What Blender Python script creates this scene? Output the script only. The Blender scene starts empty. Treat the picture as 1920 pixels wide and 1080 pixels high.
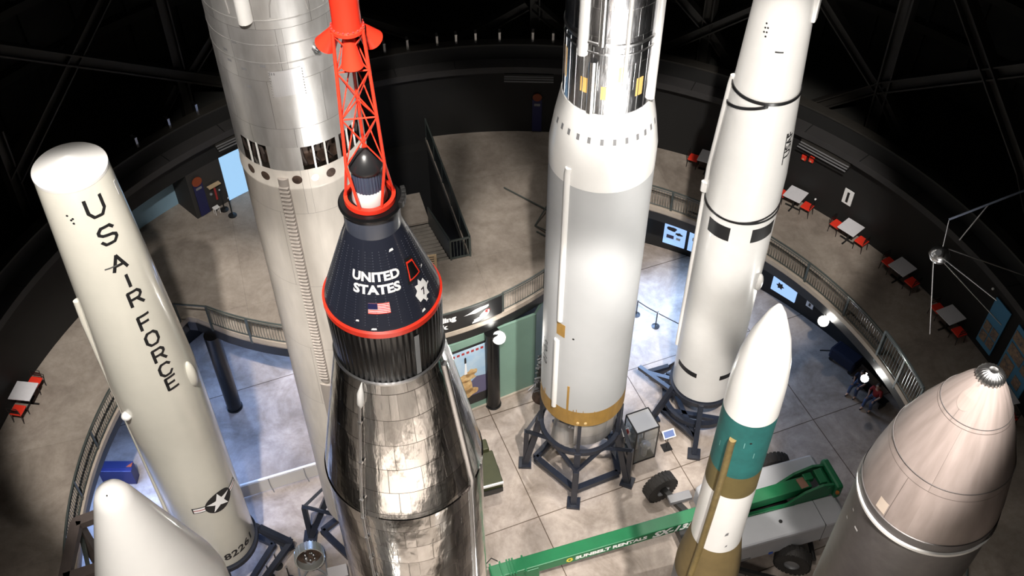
import bpy, bmesh, math, random
from mathutils import Vector, Matrix
random.seed(7)
sin, cos, pi, rad = math.sin, math.cos, math.pi, math.radians
S = bpy.context.scene
COL = S.collection

# ------------------------------------------------------------------ camera
cam = bpy.data.cameras.new('camera'); cam.sensor_width = 36; cam.lens = 37.5
cam.clip_start = 0.1; cam.clip_end = 300
co = bpy.data.objects.new('camera', cam); COL.objects.link(co)
co.location = (0, 0, 36); co.rotation_euler = (rad(90 - 47.698), 0, 0)
S.camera = co

# ------------------------------------------------------------------ world and view
w = bpy.data.worlds.new('world'); S.world = w; w.use_nodes = True
w.node_tree.nodes['Background'].inputs[0].default_value = (0.6, 0.65, 0.75, 1)
w.node_tree.nodes['Background'].inputs[1].default_value = 0.02
S.view_settings.view_transform = 'Standard'; S.view_settings.look = 'None'
S.view_settings.gamma = 1; S.view_settings.use_curve_mapping = False
S.view_settings.exposure = 0.3

# ------------------------------------------------------------------ lights (ceiling floods of the hall, plus an added fill panel)
def spot(loc, tgt, power, col=(1, .95, .88), angle=60, blend=.4, size=.35):
    l = bpy.data.lights.new('flood', 'SPOT'); l.energy = power; l.color = col
    l.spot_size = rad(angle); l.spot_blend = blend; l.shadow_soft_size = size
    o = bpy.data.objects.new('flood', l); COL.objects.link(o); o.location = loc
    o.rotation_euler = (Vector(tgt) - Vector(loc)).to_track_quat('-Z', 'Y').to_euler()
    return o
def area(loc, tgt, power, col, sx, sy):
    l = bpy.data.lights.new('panel_light', 'AREA'); l.energy = power; l.color = col
    l.shape = 'RECTANGLE'; l.size = sx; l.size_y = sy; l.spread = rad(110)
    o = bpy.data.objects.new('panel_light', l); COL.objects.link(o); o.location = loc
    o.rotation_euler = (Vector(tgt) - Vector(loc)).to_track_quat('-Z', 'Y').to_euler()
    return o
WARM = (1, .94, .87)
spot((6, 2, 40), (2.0, 21, 2), 66000, WARM, 22, .2)       # floods on the middle of the hall floor
spot((-3, 2, 41), (1.5, 21, 2), 24000, WARM, 23, .25)
spot((3, 34, 43), (2.0, 19.5, 0), 22000, WARM, 24, .25)
spot((3, 2, 42), (7.6, 26, 13), 56000, WARM, 16, .4)
spot((2, 2, 42), (2.5, 23, 12.5), 44000, WARM, 15, .5)
spot((-2, 1, 42), (-5, 20, 19), 36000, WARM, 20, .4)
spot((-4, 1, 40), (-5, 20, 11), 23000, WARM, 12, .4)          # floods on the rockets
spot((-6, 3, 41), (-10.2, 19, 12), 60000, WARM, 19, .4)
spot((8, 3, 42), (5.3, 14.2, 15), 9000, WARM, 12, .4)
spot((0, 19, 46), (0, 22, 0), 8000, WARM, 52, .7)
spot((-3, 3, 40), (6.9, 9.6, 21.5), 3000, WARM, 14, .5)
spot((-2, -1, 41), (-5.6, 7.3, 22.3), 22000, WARM, 15, .5)
area((0, -1.5, 22), (0, -1.5, 8), 5400, (1, .93, .86), 16, 3)   # unseen fill added over the near deck, brightening what the chrome reflects
area((-14.5, 30.0, 4.3), (-12, 24, 0), 700, (.34, .52, 1), 3, 2)
area((-6, 31, 4.4), (-7.5, 25, 0), 800, (.36, .54, 1), 5, 3)
area((-15.3, 21, 4.3), (-13, 21, 0), 420, (.3, .48, 1), 2, 5)
area((6, 33.5, 4.4), (7, 29, 0), 420, (.4, .6, 1), 4, 2)
area((-14.9, 33.0, 7.6), (-14.2, 31.2, 5.4), 45, (.45, .7, 1), 2, .6)

# ------------------------------------------------------------------ materials
def mat(name, col, rough=.5, metal=0.0, var=0.0, scale=3.0, bump=0.0, bscale=20.0, col2=None, stretch=(1, 1, 1), emit=None, coat=0.0, grain=0.0, spec=.5):
    m = bpy.data.materials.new(name); m.use_nodes = True
    nt = m.node_tree; n = nt.nodes; l = nt.links; b = n['Principled BSDF']
    b.inputs['Base Color'].default_value = (*col, 1); b.inputs['Roughness'].default_value = rough
    b.inputs['Metallic'].default_value = metal; b.inputs['Coat Weight'].default_value = coat
    b.inputs['Coat Roughness'].default_value = .08; b.inputs['Specular IOR Level'].default_value = spec
    if emit:
        b.inputs['Emission Color'].default_value = (*emit[0], 1); b.inputs['Emission Strength'].default_value = emit[1]
    if var or bump or grain:
        tc = n.new('ShaderNodeTexCoord'); mp = n.new('ShaderNodeMapping'); mp.inputs['Scale'].default_value = stretch
        l.new(tc.outputs['Object'], mp.inputs[0])
    if var or grain:
        t = n.new('ShaderNodeTexNoise'); t.inputs['Scale'].default_value = scale; t.inputs['Detail'].default_value = 6; t.inputs['Roughness'].default_value = .62
        l.new(mp.outputs[0], t.inputs[0])
        r = n.new('ShaderNodeValToRGB'); r.color_ramp.elements[0].position = .33; r.color_ramp.elements[1].position = .68
        c2 = col2 or tuple(c * (1 - var) for c in col)
        r.color_ramp.elements[0].color = (*c2, 1); r.color_ramp.elements[1].color = (*col, 1)
        l.new(t.outputs[0], r.inputs[0]); l.new(r.outputs[0], b.inputs['Base Color'])
    if bump:
        t2 = n.new('ShaderNodeTexNoise'); t2.inputs['Scale'].default_value = bscale; t2.inputs['Detail'].default_value = 4
        l.new(mp.outputs[0], t2.inputs[0])
        bp = n.new('ShaderNodeBump'); bp.inputs['Strength'].default_value = bump; bp.inputs['Distance'].default_value = .05
        l.new(t2.outputs[0], bp.inputs['Height']); l.new(bp.outputs[0], b.inputs['Normal'])
    return m

def skin_mat(name, c1, c2, mortar, rough, metal, bw, bh, msize=.006, wave=0.0, dirt=0.0, rvar=0.0, coat=0.0, jitter=0.0):
    """rocket skin: riveted sheet panels laid round the body (UV in metres), with streaks and waves"""
    m = bpy.data.materials.new(name); m.use_nodes = True
    nt = m.node_tree; n = nt.nodes; l = nt.links; b = n['Principled BSDF']
    b.inputs['Metallic'].default_value = metal; b.inputs['Roughness'].default_value = rough
    b.inputs['Coat Weight'].default_value = coat
    uv = n.new('ShaderNodeUVMap'); br = n.new('ShaderNodeTexBrick')
    br.inputs['Scale'].default_value = 1; br.inputs['Brick Width'].default_value = bw; br.inputs['Row Height'].default_value = bh
    br.inputs['Mortar Size'].default_value = msize; br.inputs['Mortar Smooth'].default_value = .3
    br.inputs['Color1'].default_value = (*c1, 1); br.inputs['Color2'].default_value = (*c2, 1); br.inputs['Mortar'].default_value = (*mortar, 1)
    br.offset = .37
    l.new(uv.outputs[0], br.inputs['Vector'])
    col = br.outputs[0]
    mp = n.new('ShaderNodeMapping'); mp.inputs['Scale'].default_value = (3.2, .7, 1); l.new(uv.outputs[0], mp.inputs[0])
    ns = n.new('ShaderNodeTexNoise'); ns.inputs['Scale'].default_value = 1.3; ns.inputs['Detail'].default_value = 8; l.new(mp.outputs[0], ns.inputs[0])
    if dirt:
        mx = n.new('ShaderNodeMixRGB'); mx.blend_type = 'MULTIPLY'; mx.inputs[0].default_value = 1
        rp = n.new('ShaderNodeValToRGB'); rp.color_ramp.elements[0].position = .3; rp.color_ramp.elements[1].position = .7
        rp.color_ramp.elements[0].color = (1 - dirt, 1 - dirt * 1.02, 1 - dirt * 1.06, 1)
        l.new(ns.outputs[0], rp.inputs[0]); l.new(col, mx.inputs[1]); l.new(rp.outputs[0], mx.inputs[2]); col = mx.outputs[0]
    l.new(col, b.inputs['Base Color'])
    if rvar:
        ma = n.new('ShaderNodeMapRange'); ma.inputs['To Min'].default_value = max(.03, rough - rvar); ma.inputs['To Max'].default_value = rough + rvar
        l.new(ns.outputs[0], ma.inputs[0]); l.new(ma.outputs[0], b.inputs['Roughness'])
    bp = n.new('ShaderNodeBump'); bp.inputs['Strength'].default_value = .35; bp.inputs['Distance'].default_value = .01
    l.new(br.outputs['Fac'], bp.inputs['Height']); bp.invert = True
    last = bp
    if wave:
        n2 = n.new('ShaderNodeTexNoise'); n2.inputs['Scale'].default_value = 1.0; n2.inputs['Detail'].default_value = 3
        mp2 = n.new('ShaderNodeMapping'); mp2.inputs['Scale'].default_value = (6.0, 1.6, 1); l.new(uv.outputs[0], mp2.inputs[0]); l.new(mp2.outputs[0], n2.inputs[0])
        b2 = n.new('ShaderNodeBump'); b2.inputs['Strength'].default_value = wave; b2.inputs['Distance'].default_value = .05
        l.new(n2.outputs[0], b2.inputs['Height']); l.new(bp.outputs[0], b2.inputs['Normal']); last = b2
        if jitter:   # every sheet leans a little its own way
            b3 = n.new('ShaderNodeBump'); b3.inputs['Strength'].default_value = jitter; b3.inputs['Distance'].default_value = .05
            sx = n.new('ShaderNodeSeparateXYZ'); l.new(uv.outputs[0], sx.inputs[0])
            v = n.new('ShaderNodeTexVoronoi'); v.inputs['Scale'].default_value = 2.2
            l.new(uv.outputs[0], v.inputs['Vector']); l.new(v.outputs['Distance'], b3.inputs['Height'])
            l.new(b2.outputs[0], b3.inputs['Normal']); last = b3
    l.new(last.outputs[0], b.inputs['Normal'])
    return m

def floor_mat(name, c1, c2, joint, ang, ox, oy, sx, sy, jw=.02):
    """mottled concrete with sawn joints on a rotated grid"""
    m = bpy.data.materials.new(name); m.use_nodes = True
    nt = m.node_tree; n = nt.nodes; l = nt.links; b = n['Principled BSDF']
    b.inputs['Roughness'].default_value = .5; b.inputs['Specular IOR Level'].default_value = .35
    tc = n.new('ShaderNodeTexCoord')
    t1 = n.new('ShaderNodeTexNoise'); t1.inputs['Scale'].default_value = .55; t1.inputs['Detail'].default_value = 10; t1.inputs['Roughness'].default_value = .68; t1.inputs['Distortion'].default_value = .6
    l.new(tc.outputs['Object'], t1.inputs[0])
    r = n.new('ShaderNodeValToRGB'); r.color_ramp.elements[0].position = .36; r.color_ramp.elements[1].position = .64
    r.color_ramp.elements[0].color = (*c1, 1); r.color_ramp.elements[1].color = (*c2, 1); l.new(t1.outputs[0], r.inputs[0])
    mp = n.new('ShaderNodeMapping'); mp.vector_type = 'TEXTURE'; mp.inputs['Location'].default_value = (ox, oy, 0); mp.inputs['Rotation'].default_value = (0, 0, ang)
    l.new(tc.outputs['Object'], mp.inputs[0])
    br = n.new('ShaderNodeTexBrick'); br.offset = 0; br.inputs['Scale'].default_value = 1; br.inputs['Brick Width'].default_value = sx; br.inputs['Row Height'].default_value = sy
    br.inputs['Mortar Size'].default_value = jw; br.inputs['Color1'].default_value = (1, 1, 1, 1); br.inputs['Color2'].default_value = (.9, .89, .88, 1); br.inputs['Mortar'].default_value = (*joint, 1)
    l.new(mp.outputs[0], br.inputs['Vector'])
    mx = n.new('ShaderNodeMixRGB'); mx.blend_type = 'MULTIPLY'; mx.inputs[0].default_value = 1
    l.new(r.outputs[0], mx.inputs[1]); l.new(br.outputs[0], mx.inputs[2])
    t3 = n.new('ShaderNodeTexNoise'); t3.inputs['Scale'].default_value = 2.6; t3.inputs['Detail'].default_value = 8; t3.inputs['Roughness'].default_value = .75
    l.new(tc.outputs['Object'], t3.inputs[0])
    r3 = n.new('ShaderNodeValToRGB'); r3.color_ramp.elements[0].position = .3; r3.color_ramp.elements[1].position = .6; r3.color_ramp.elements[0].color = (.72, .7, .68, 1)
    l.new(t3.outputs[0], r3.inputs[0])
    m2 = n.new('ShaderNodeMixRGB'); m2.blend_type = 'MULTIPLY'; m2.inputs[0].default_value = .8
    l.new(mx.outputs[0], m2.inputs[1]); l.new(r3.outputs[0], m2.inputs[2]); l.new(m2.outputs[0], b.inputs['Base Color'])
    return m

M = {}
M['white'] = mat('white_paint', (.83, .82, .8), .32, var=.05, scale=1.2, coat=.3)
M['cream'] = mat('cream_paint', (.74, .72, .64), .22, var=.06, scale=.7, coat=.5)
M['silver'] = skin_mat('aluminium_sheet', (.72, .71, .7), (.6, .59, .59), (.3, .29, .28), .42, .75, 1.05, 1.3, .006, .05, .22, .1)
M['creamskin'] = skin_mat('pale_lower_sheet', (.78, .73, .67), (.74, .69, .63), (.4, .36, .33), .5, .2, 1.9, 2.6, .006, .02, .14, .06)
M['bright'] = skin_mat('bright_sheet', (.82, .83, .86), (.66, .67, .71), (.9, .9, .9), .24, 1, .42, .8, .01, .25, .25, .08)
M['chrome'] = skin_mat('polished_steel_skin', (.9, .89, .88), (.55, .54, .53), (.25, .24, .23), .15, 1, .5, .6, .008, .22, .3, .06, jitter=.1)
M['greypaint'] = mat('light_grey_paint', (.47, .48, .49), .58, var=.05, scale=1.0)
M['gold'] = mat('tan_primer', (.4, .23, .055), .5, var=.25, scale=6, stretch=(1, 1, .3))
M['teal'] = mat('teal_paint', (.016, .135, .128), .7, var=.3, scale=2)
M['olive'] = mat('olive_brown_paint', (.135, .1, .032), .75, var=.2, scale=2)
M['pipe'] = mat('tan_conduit', (.2, .145, .055), .5, var=.35, scale=5)
M['pk'] = skin_mat('warm_grey_fibre', (.36, .3, .28), (.34, .28, .26), (.14, .11, .1), .48, .2, 2.6, 1.25, .007, .0, .3, .08)
M['pkdark'] = mat('charcoal_case', (.11, .1, .1), .42, var=.3, scale=3, metal=.2)
M['navy'] = mat('blue_black_shingle', (.018, .021, .034), .3, coat=.3)
M['black'] = mat('black_paint', (.012, .012, .013), .32)
M['gloss_black'] = mat('gloss_black', (.006, .006, .0065), .24, spec=.35)
M['red'] = mat('red_paint', (.75, .035, .015), .35, coat=.3)
M['ink'] = mat('black_lettering', (.012, .012, .013), .45)
M['wink'] = mat('white_lettering', (.85, .85, .85), .5)
M['stand'] = mat('dark_blue_steel', (.018, .022, .035), .4, var=.3, scale=4)
M['concrete'] = floor_mat('hall_concrete', (.27, .225, .19), (.52, .45, .4), (.28, .24, .2), rad(21.7), 1.02, 20.95, 6.1, 5.1)
M['mezfloor'] = floor_mat('gallery_concrete', (.24, .205, .175), (.37, .325, .28), (.8, .8, .8), rad(106.5), -1.5, 29.5, 4.5, 9.0, .012)
M['wall'] = mat('dark_wall_paint', (.009, .0088, .0086), .7, var=.2, scale=.5)
M['ledge'] = mat('grey_duct_ledge', (.036, .034, .034), .6, var=.2, scale=1)
M['shell'] = mat('dark_insulation', (.035, .034, .03), .8, var=.5, scale=.4, col2=(.012, .012, .011))
M['beam'] = mat('dark_beam_steel', (.03, .027, .023), .55, var=.3, scale=1)
M['curb'] = mat('beige_slab_edge', (.42, .36, .3), .6, var=.15, scale=3)
M['rail'] = mat('grey_green_railing', (.055, .066, .062), .4)
M['steelbr'] = mat('bright_steel', (.55, .55, .56), .3, metal=1)
M['table'] = mat('grey_laminate', (.7, .69, .72), .4, var=.06, scale=8)
M['redseat'] = mat('red_vinyl', (.75, .04, .02), .35)
M['blackmetal'] = mat('black_metal', (.014, .014, .014), .4)
M['green'] = mat('green_boom_paint', (.008, .15, .055), .45, var=.12, scale=2)
M['bodygrey'] = mat('machine_grey', (.46, .47, .5), .4, var=.06, scale=2)
M['tyre'] = mat('tyre_rubber', (.03, .027, .025), .8, var=.3, scale=6)
M['hub'] = mat('grey_hub', (.25, .25, .26), .45, metal=.3)
M['palegreen'] = mat('pale_green_panel', (.19, .31, .25), .5, var=.08, scale=1)
M['bluewall'] = mat('light_blue_wall', (.3, .48, .62), .7)
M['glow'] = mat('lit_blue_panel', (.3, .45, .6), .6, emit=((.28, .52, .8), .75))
M['screen'] = mat('screen_lit', (.1, .2, .4), .4, emit=((.38, .6, 1), .8))
M['lamp'] = mat('lamp_lens', (1, 1, 1), .3, emit=((1, .97, .9), 60))
M['navyblue'] = mat('navy_sign', (.012, .014, .075), .5)
M['orange'] = mat('orange_sign', (.25, .05, .015), .5)
M['tan'] = mat('tan_board', (.6, .45, .28), .6, var=.2, scale=12)
M['glass'] = mat('display_glass', (.9, .95, .95), .03); M['glass'].node_tree.nodes['Principled BSDF'].inputs['Transmission Weight'].default_value = 1
M['oliveveh'] = mat('olive_drab', (.05, .055, .02), .5, var=.2, scale=3)
M['sky'] = mat('poster_sky', (.3, .48, .68), .45, var=.3, scale=1.2, col2=(.5, .62, .72))
M['smoke'] = mat('poster_smoke', (.75, .55, .28), .5, var=.5, scale=5, col2=(.5, .28, .1))
M['hill'] = mat('poster_hill', (.12, .11, .2), .5)
M['jeans'] = mat('blue_denim', (.09, .13, .25), .8, var=.3, scale=12)
M['shirt'] = mat('red_cloth', (.35, .03, .03), .8)
M['darkcloth'] = mat('dark_blue_cloth', (.008, .012, .035), .8)
M['skin'] = mat('skin', (.55, .33, .23), .5)
M['hair'] = mat('hair', (.04, .025, .015), .7)
M['interior'] = mat('vent_interior', (.12, .075, .055), .55, metal=.3, var=.7, scale=6)
M['blueboard'] = mat('blue_board', (.08, .28, .5), .5)
M['photo'] = mat('photo_print', (.5, .33, .2), .5, var=.8, scale=9, col2=(.1, .1, .12))
M['suit'] = mat('silver_suit', (.7, .7, .72), .35, metal=.5, var=.3, scale=8)

# ------------------------------------------------------------------ mesh helpers
class MB:
    def __init__(s):
        s.bm = bmesh.new(); s.uv = s.bm.loops.layers.uv.new('UVMap')
    def face(s, pts):
        try: return s.bm.faces.new([s.bm.verts.new(p) for p in pts])
        except ValueError: return None
    def box(s, c, d, rz=0, R=None):
        R = R or Matrix.Rotation(rz, 3, 'Z'); c = Vector(c)
        v = [s.bm.verts.new(c + R @ Vector((x * d[0] / 2, y * d[1] / 2, z * d[2] / 2))) for x in (-1, 1) for y in (-1, 1) for z in (-1, 1)]
        for f in ((0, 1, 3, 2), (4, 6, 7, 5), (0, 4, 5, 1), (2, 3, 7, 6), (0, 2, 6, 4), (1, 5, 7, 3)): s.bm.faces.new([v[i] for i in f])
        return s
    def bar(s, a, b, w, h=None, up=(0, 0, 1)):
        a, b = Vector(a), Vector(b); h = h or w; d = b - a; L = d.length; d.normalize()
        u = Vector(up); sx = d.cross(u)
        if sx.length < 1e-3: sx = d.cross(Vector((0, 1, 0)))
        sx.normalize(); u = sx.cross(d)
        R = Matrix((d, sx, u)).transposed()
        return s.box((a + b) / 2, (L, w, h), R=R)
    def ibeam(s, a, b, w, h, t=.05):
        a, b = Vector(a), Vector(b); d = (b - a).normalized(); u = Vector((0, 0, 1)); sx = d.cross(u)
        if sx.length < 1e-3: sx = Vector((1, 0, 0))
        sx.normalize(); u = sx.cross(d); 
        s.bar(a, b, t, h, u); s.bar(a + u * h / 2, b + u * h / 2, w, t, u); s.bar(a - u * h / 2, b - u * h / 2, w, t, u); return s
    def tube(s, pts, r, n=10, caps=True):
        pts = [Vector(p) for p in pts]; rings = []; rr = r if isinstance(r, (list, tuple)) else [r] * len(pts)
        prev = None
        for i, p in enumerate(pts):
            d = (pts[min(i + 1, len(pts) - 1)] - pts[max(i - 1, 0)]).normalized()
            if prev is None:
                a = d.orthogonal().normalized()
            else:
                a = (prev - d * prev.dot(d)).normalized()
            prev = a; b = d.cross(a)
            rings.append([s.bm.verts.new(p + (a * cos(2 * pi * k / n) + b * sin(2 * pi * k / n)) * rr[i]) for k in range(n)])
        for i in range(len(rings) - 1):
            for k in range(n): s.bm.faces.new([rings[i][k], rings[i][(k + 1) % n], rings[i + 1][(k + 1) % n], rings[i + 1][k]])
        if caps:
            s.bm.faces.new(rings[0][::-1]); s.bm.faces.new(rings[-1])
        return s
    def lathe(s, prof, n=96, p0=0.0, p1=2 * pi, cx=0, cy=0, flute=0, famp=0, close=False):
        full = abs(p1 - p0 - 2 * pi) < 1e-6; m = n if full else n + 1
        Rr = max(r for r, z in prof); rings = []
        for r, z in prof:
            row = []
            for k in range(m):
                a = p0 + (p1 - p0) * k / n; q = r * (1 + famp * (cos(flute * a))) if flute else r
                row.append(s.bm.verts.new((cx + q * sin(a), cy - q * cos(a), z)))
            rings.append(row)
        idx = list(range(len(prof) - 1)) + ([len(prof) - 1] if close else [])
        for i in idx:
            j = (i + 1) % len(prof)
            for k in range(n):
                k2 = (k + 1) % m
                vs = [rings[i][k], rings[i][k2], rings[j][k2], rings[j][k]]
                if prof[i][0] < 1e-6 or prof[j][0] < 1e-6:
                    pass
                f = s.bm.faces.new(vs)
                uvs = [(k, i), (k + 1, i), (k + 1, j), (k, j)]
                for lp, (kk, ii) in zip(f.loops, uvs):
                    lp[s.uv].uv = ((p0 + (p1 - p0) * kk / n) * Rr, prof[ii][1])
        return s
    def poly(s, pts, z0, z1, M4=None):
        """extruded outline in the XY plane"""
        M4 = M4 or Matrix()
        a = [s.bm.verts.new(M4 @ Vector((x, y, z0))) for x, y in pts]; b = [s.bm.verts.new(M4 @ Vector((x, y, z1))) for x, y in pts]
        s.bm.faces.new(a[::-1]); s.bm.faces.new(b); k = len(pts)
        for i in range(k): s.bm.faces.new([a[i], a[(i + 1) % k], b[(i + 1) % k], b[i]])
        return s
    def sphere(s, c, r, sc=(1, 1, 1), n=24):
        bmesh.ops.create_uvsphere(s.bm, u_segments=n, v_segments=n // 2, radius=r, matrix=Matrix.Translation(c) @ Matrix.Diagonal((*sc, 1))); return s
    def build(s, name, m, parent=None, smooth=False, bevel=0, kind=None, label=None):
        bmesh.ops.remove_doubles(s.bm, verts=s.bm.verts, dist=1e-5)
        bmesh.ops.recalc_face_normals(s.bm, faces=s.bm.faces)
        me = bpy.data.meshes.new(name); s.bm.to_mesh(me); s.bm.free(); me.materials.append(m)
        if smooth:
            me.polygons.foreach_set('use_smooth', [True] * len(me.polygons))
            try: me.set_sharp_from_angle(angle=rad(38))
            except Exception: pass
        o = bpy.data.objects.new(name, me); COL.objects.link(o)
        if parent: o.parent = parent
        if bevel:
            b = o.modifiers.new('bevel', 'BEVEL'); b.width = bevel; b.segments = 2; b.limit_method = 'ANGLE'
        if kind: o['kind'] = kind
        if label: o['label'] = label
        return o

def thing(name, label, cat, loc=(0, 0, 0), rz=0, group=None):
    o = bpy.data.objects.new(name, None); COL.objects.link(o); o.empty_display_size = .2
    o.location = loc; o.rotation_euler = (0, 0, rz); o['label'] = label; o['category'] = cat
    if group: o['group'] = group
    return o
def tag(o, label, cat, group=None):
    o['label'] = label; o['category'] = cat
    if group: o['group'] = group
    return o
def dup(root, loc, rz, label=None, group=None):
    r = root.copy(); COL.objects.link(r); r.location = loc; r.rotation_euler = (0, 0, rz)
    if label: r['label'] = label
    if group: r['group'] = group
    for ch in [c for c in bpy.data.objects if c.parent == root]:
        c = ch.copy(); COL.objects.link(c); c.parent = r
        for g in [q for q in bpy.data.objects if q.parent == ch]:
            d = g.copy(); COL.objects.link(d); d.parent = c
    return r

def text_bm(txt, size, bold=0.0, shear=0.0, spacing=1.0, xs=1.0):
    cu = bpy.data.curves.new('t', 'FONT'); cu.body = txt; cu.size = size; cu.offset = bold; cu.shear = shear
    cu.align_x = 'CENTER'; cu.align_y = 'CENTER'; cu.space_character = spacing; cu.resolution_u = 3
    o = bpy.data.objects.new('t', cu); COL.objects.link(o)
    dg = bpy.context.evaluated_depsgraph_get(); dg.update()
    me = bpy.data.meshes.new_from_object(o.evaluated_get(dg))
    bm = bmesh.new(); bm.from_mesh(me); bpy.data.objects.remove(o); bpy.data.meshes.remove(me)
    for v in bm.verts: v.co.x *= xs
    return bm
def flat_bm(polys):
    bm = bmesh.new()
    for p in polys:
        try: bm.faces.new([bm.verts.new((x, y, 0)) for x, y in p])
        except ValueError: pass
    bmesh.ops.triangulate(bm, faces=bm.faces[:])
    return bm
def slices(bm, axis, step):
    xs = [v.co[axis] for v in bm.verts]
    if not xs: return
    x = math.ceil(min(xs) / step) * step
    while x < max(xs):
        no = [0, 0, 0]; no[axis] = 1; pc = [0, 0, 0]; pc[axis] = x
        bmesh.ops.bisect_plane(bm, geom=bm.verts[:] + bm.edges[:] + bm.faces[:], plane_co=pc, plane_no=no, dist=1e-6)
        x += step
def wrap(bm, rf, phi0, z0, eps=.006, rot=0.0, thick=.004, step=.05):
    """lay a flat outline (x right, y up, metres) on a body of revolution"""
    if rot: bmesh.ops.rotate(bm, verts=bm.verts, cent=(0, 0, 0), matrix=Matrix.Rotation(rot, 3, 'Z'))
    slices(bm, 0, step); slices(bm, 1, step * 4)
    mb = MB(); mb.bm.free(); mb.bm = bm; mb.uv = bm.loops.layers.uv.verify()
    for v in bm.verts:
        z = z0 + v.co.y; r = rf(z0) if callable(rf) else rf
        a = phi0 + v.co.x / r; r = (rf(z) if callable(rf) else rf) + eps
        v.co = Vector((r * sin(a), -r * cos(a), z))
    return mb
def put(mb, name, m, parent, label=None):
    o = mb.build(name, m, parent, label=label)
    return o
def patch(rf, p0, p1, z0, z1, eps=.01, nz=1, chamfer=0):
    """thin curved plate standing eps proud of a body"""
    mb = MB(); n = max(2, int(abs(p1 - p0) / rad(4)))
    o = []; 
    for j in range(nz + 1):
        z = z0 + (z1 - z0) * j / nz; r = rf(z) if callable(rf) else rf
        o.append([( (mb.bm.verts.new(((r + eps) * sin(p0 + (p1 - p0) * k / n), -(r + eps) * cos(p0 + (p1 - p0) * k / n), z))), (mb.bm.verts.new(((r - .02) * sin(p0 + (p1 - p0) * k / n), -(r - .02) * cos(p0 + (p1 - p0) * k / n), z)))) for k in range(n + 1)])
    for j in range(nz):
        for k in range(n):
            mb.bm.faces.new([o[j][k][0], o[j][k + 1][0], o[j + 1][k + 1][0], o[j + 1][k][0]])
        for k in (0, n): mb.bm.faces.new([o[j][k][0], o[j][k][1], o[j + 1][k][1], o[j + 1][k][0]])
    for j in (0, nz):
        for k in range(n): mb.bm.faces.new([o[j][k][0], o[j][k + 1][0], o[j][k + 1][1], o[j][k][1]])
    return mb
def conduit(rf, pts, w, h, n=8):
    """half-round raceway running along a body; pts = [(phi, z)]"""
    mb = MB(); rings = []
    for p, z in pts:
        r = (rf(z) if callable(rf) else rf)
        row = []
        for k in range(n + 1):
            t = pi * k / n; x = -cos(t) * w / 2; y = sin(t) * h
            a = p + x / r; rr = r + y - .005
            row.append(mb.bm.verts.new((rr * sin(a), -rr * cos(a), z)))
        rings.append(row)
    for i in range(len(rings) - 1):
        for k in range(n): mb.bm.faces.new([rings[i][k], rings[i][k + 1], rings[i + 1][k + 1], rings[i + 1][k]])
    mb.bm.faces.new(rings[0]); mb.bm.faces.new(rings[-1][::-1])
    return mb
def prof_fn(prof):
    ps = sorted([(z, r) for r, z in prof])
    def f(z):
        if z <= ps[0][0]: return ps[0][1]
        for (z0, r0), (z1, r1) in zip(ps, ps[1:]):
            if z <= z1: return r0 + (r1 - r0) * (z - z0) / max(1e-6, z1 - z0)
        return ps[-1][1]
    return f
def polar(rho, az): return (rho * sin(rad(az)), rho * cos(rad(az)))
P = lambda phi, r, z: (r * sin(rad(phi)), -r * cos(rad(phi)), z)

# stroke lettering with clipped corners
def stroke(pts, t):
    out = []
    for a, b in zip(pts, pts[1:]):
        a, b = Vector(a), Vector(b); d = (b - a).normalized(); q = Vector((-d.y, d.x)) * t / 2; e = d * t * .2
        out.append([tuple(a - q - e), tuple(b - q + e), tuple(b + q + e), tuple(a + q - e)])
    return out
GL = {
 'U': [[(-.5, 1), (-.5, .28), (-.25, 0), (.25, 0), (.5, .28), (.5, 1)]],
 'S': [[(.5, .8), (.3, 1), (-.28, 1), (-.5, .8), (-.5, .65), (-.3, .54), (.3, .46), (.5, .35), (.5, .2), (.28, 0), (-.3, 0), (-.5, .2)]],
 'A': [[(-.5, 0), (0, 1), (.5, 0)], [(-.3, .33), (.3, .33)]],
 'I': [[(0, 0), (0, 1)]],
 'R': [[(-.45, 0), (-.45, 1), (.28, 1), (.48, .82), (.48, .64), (.28, .48), (-.45, .48)], [(.1, .48), (.5, 0)]],
 'F': [[(-.4, 0), (-.4, 1), (.5, 1)], [(-.4, .52), (.3, .52)]],
 'O': [[(-.25, 0), (-.5, .25), (-.5, .75), (-.25, 1), (.25, 1), (.5, .75), (.5, .25), (.25, 0), (-.25, 0)]],
 'C': [[(.5, .78), (.25, 1), (-.25, 1), (-.5, .75), (-.5, .25), (-.25, 0), (.25, 0), (.5, .22)]],
 'E': [[(.5, 1), (-.4, 1), (-.4, 0), (.5, 0)], [(-.4, .52), (.3, .52)]],
}
def glyph(ch, w, h, t):
    polys = []
    for st in GL[ch]: polys += stroke([(x * (w - t), (y - .5) * (h - t)) for x, y in st], t)
    bm = bmesh.new()
    for i, p in enumerate(polys): bm.faces.new([bm.verts.new((x, y, 0)) for x, y in p])
    return bm

# ------------------------------------------------------------------ the building
CX, CY = .11, 19.45
RW, RM, ZM = 17.9, 14.19, 5.4
BX, BY, BR = -6.4, 36.3, 11.46
def edge(th):
    """distance from the hall's centre to the gallery edge"""
    d = Vector((cos(th), sin(th))); o = Vector((CX - BX, CY - BY)); b = o.dot(d); c = o.length_squared - BR * BR; D = b * b - c
    if D > 0:
        t = -b - math.sqrt(D)
        if 0 < t < RM: return t
    return RM
def on(th, r, z): return (CX + r * cos(th), CY + r * sin(th), z)

g = MB(); N = 96
g.face([on(2 * pi * k / N, 24.2, 0) for k in range(N)])
g.build('floor', M['concrete'], kind='structure')

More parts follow.
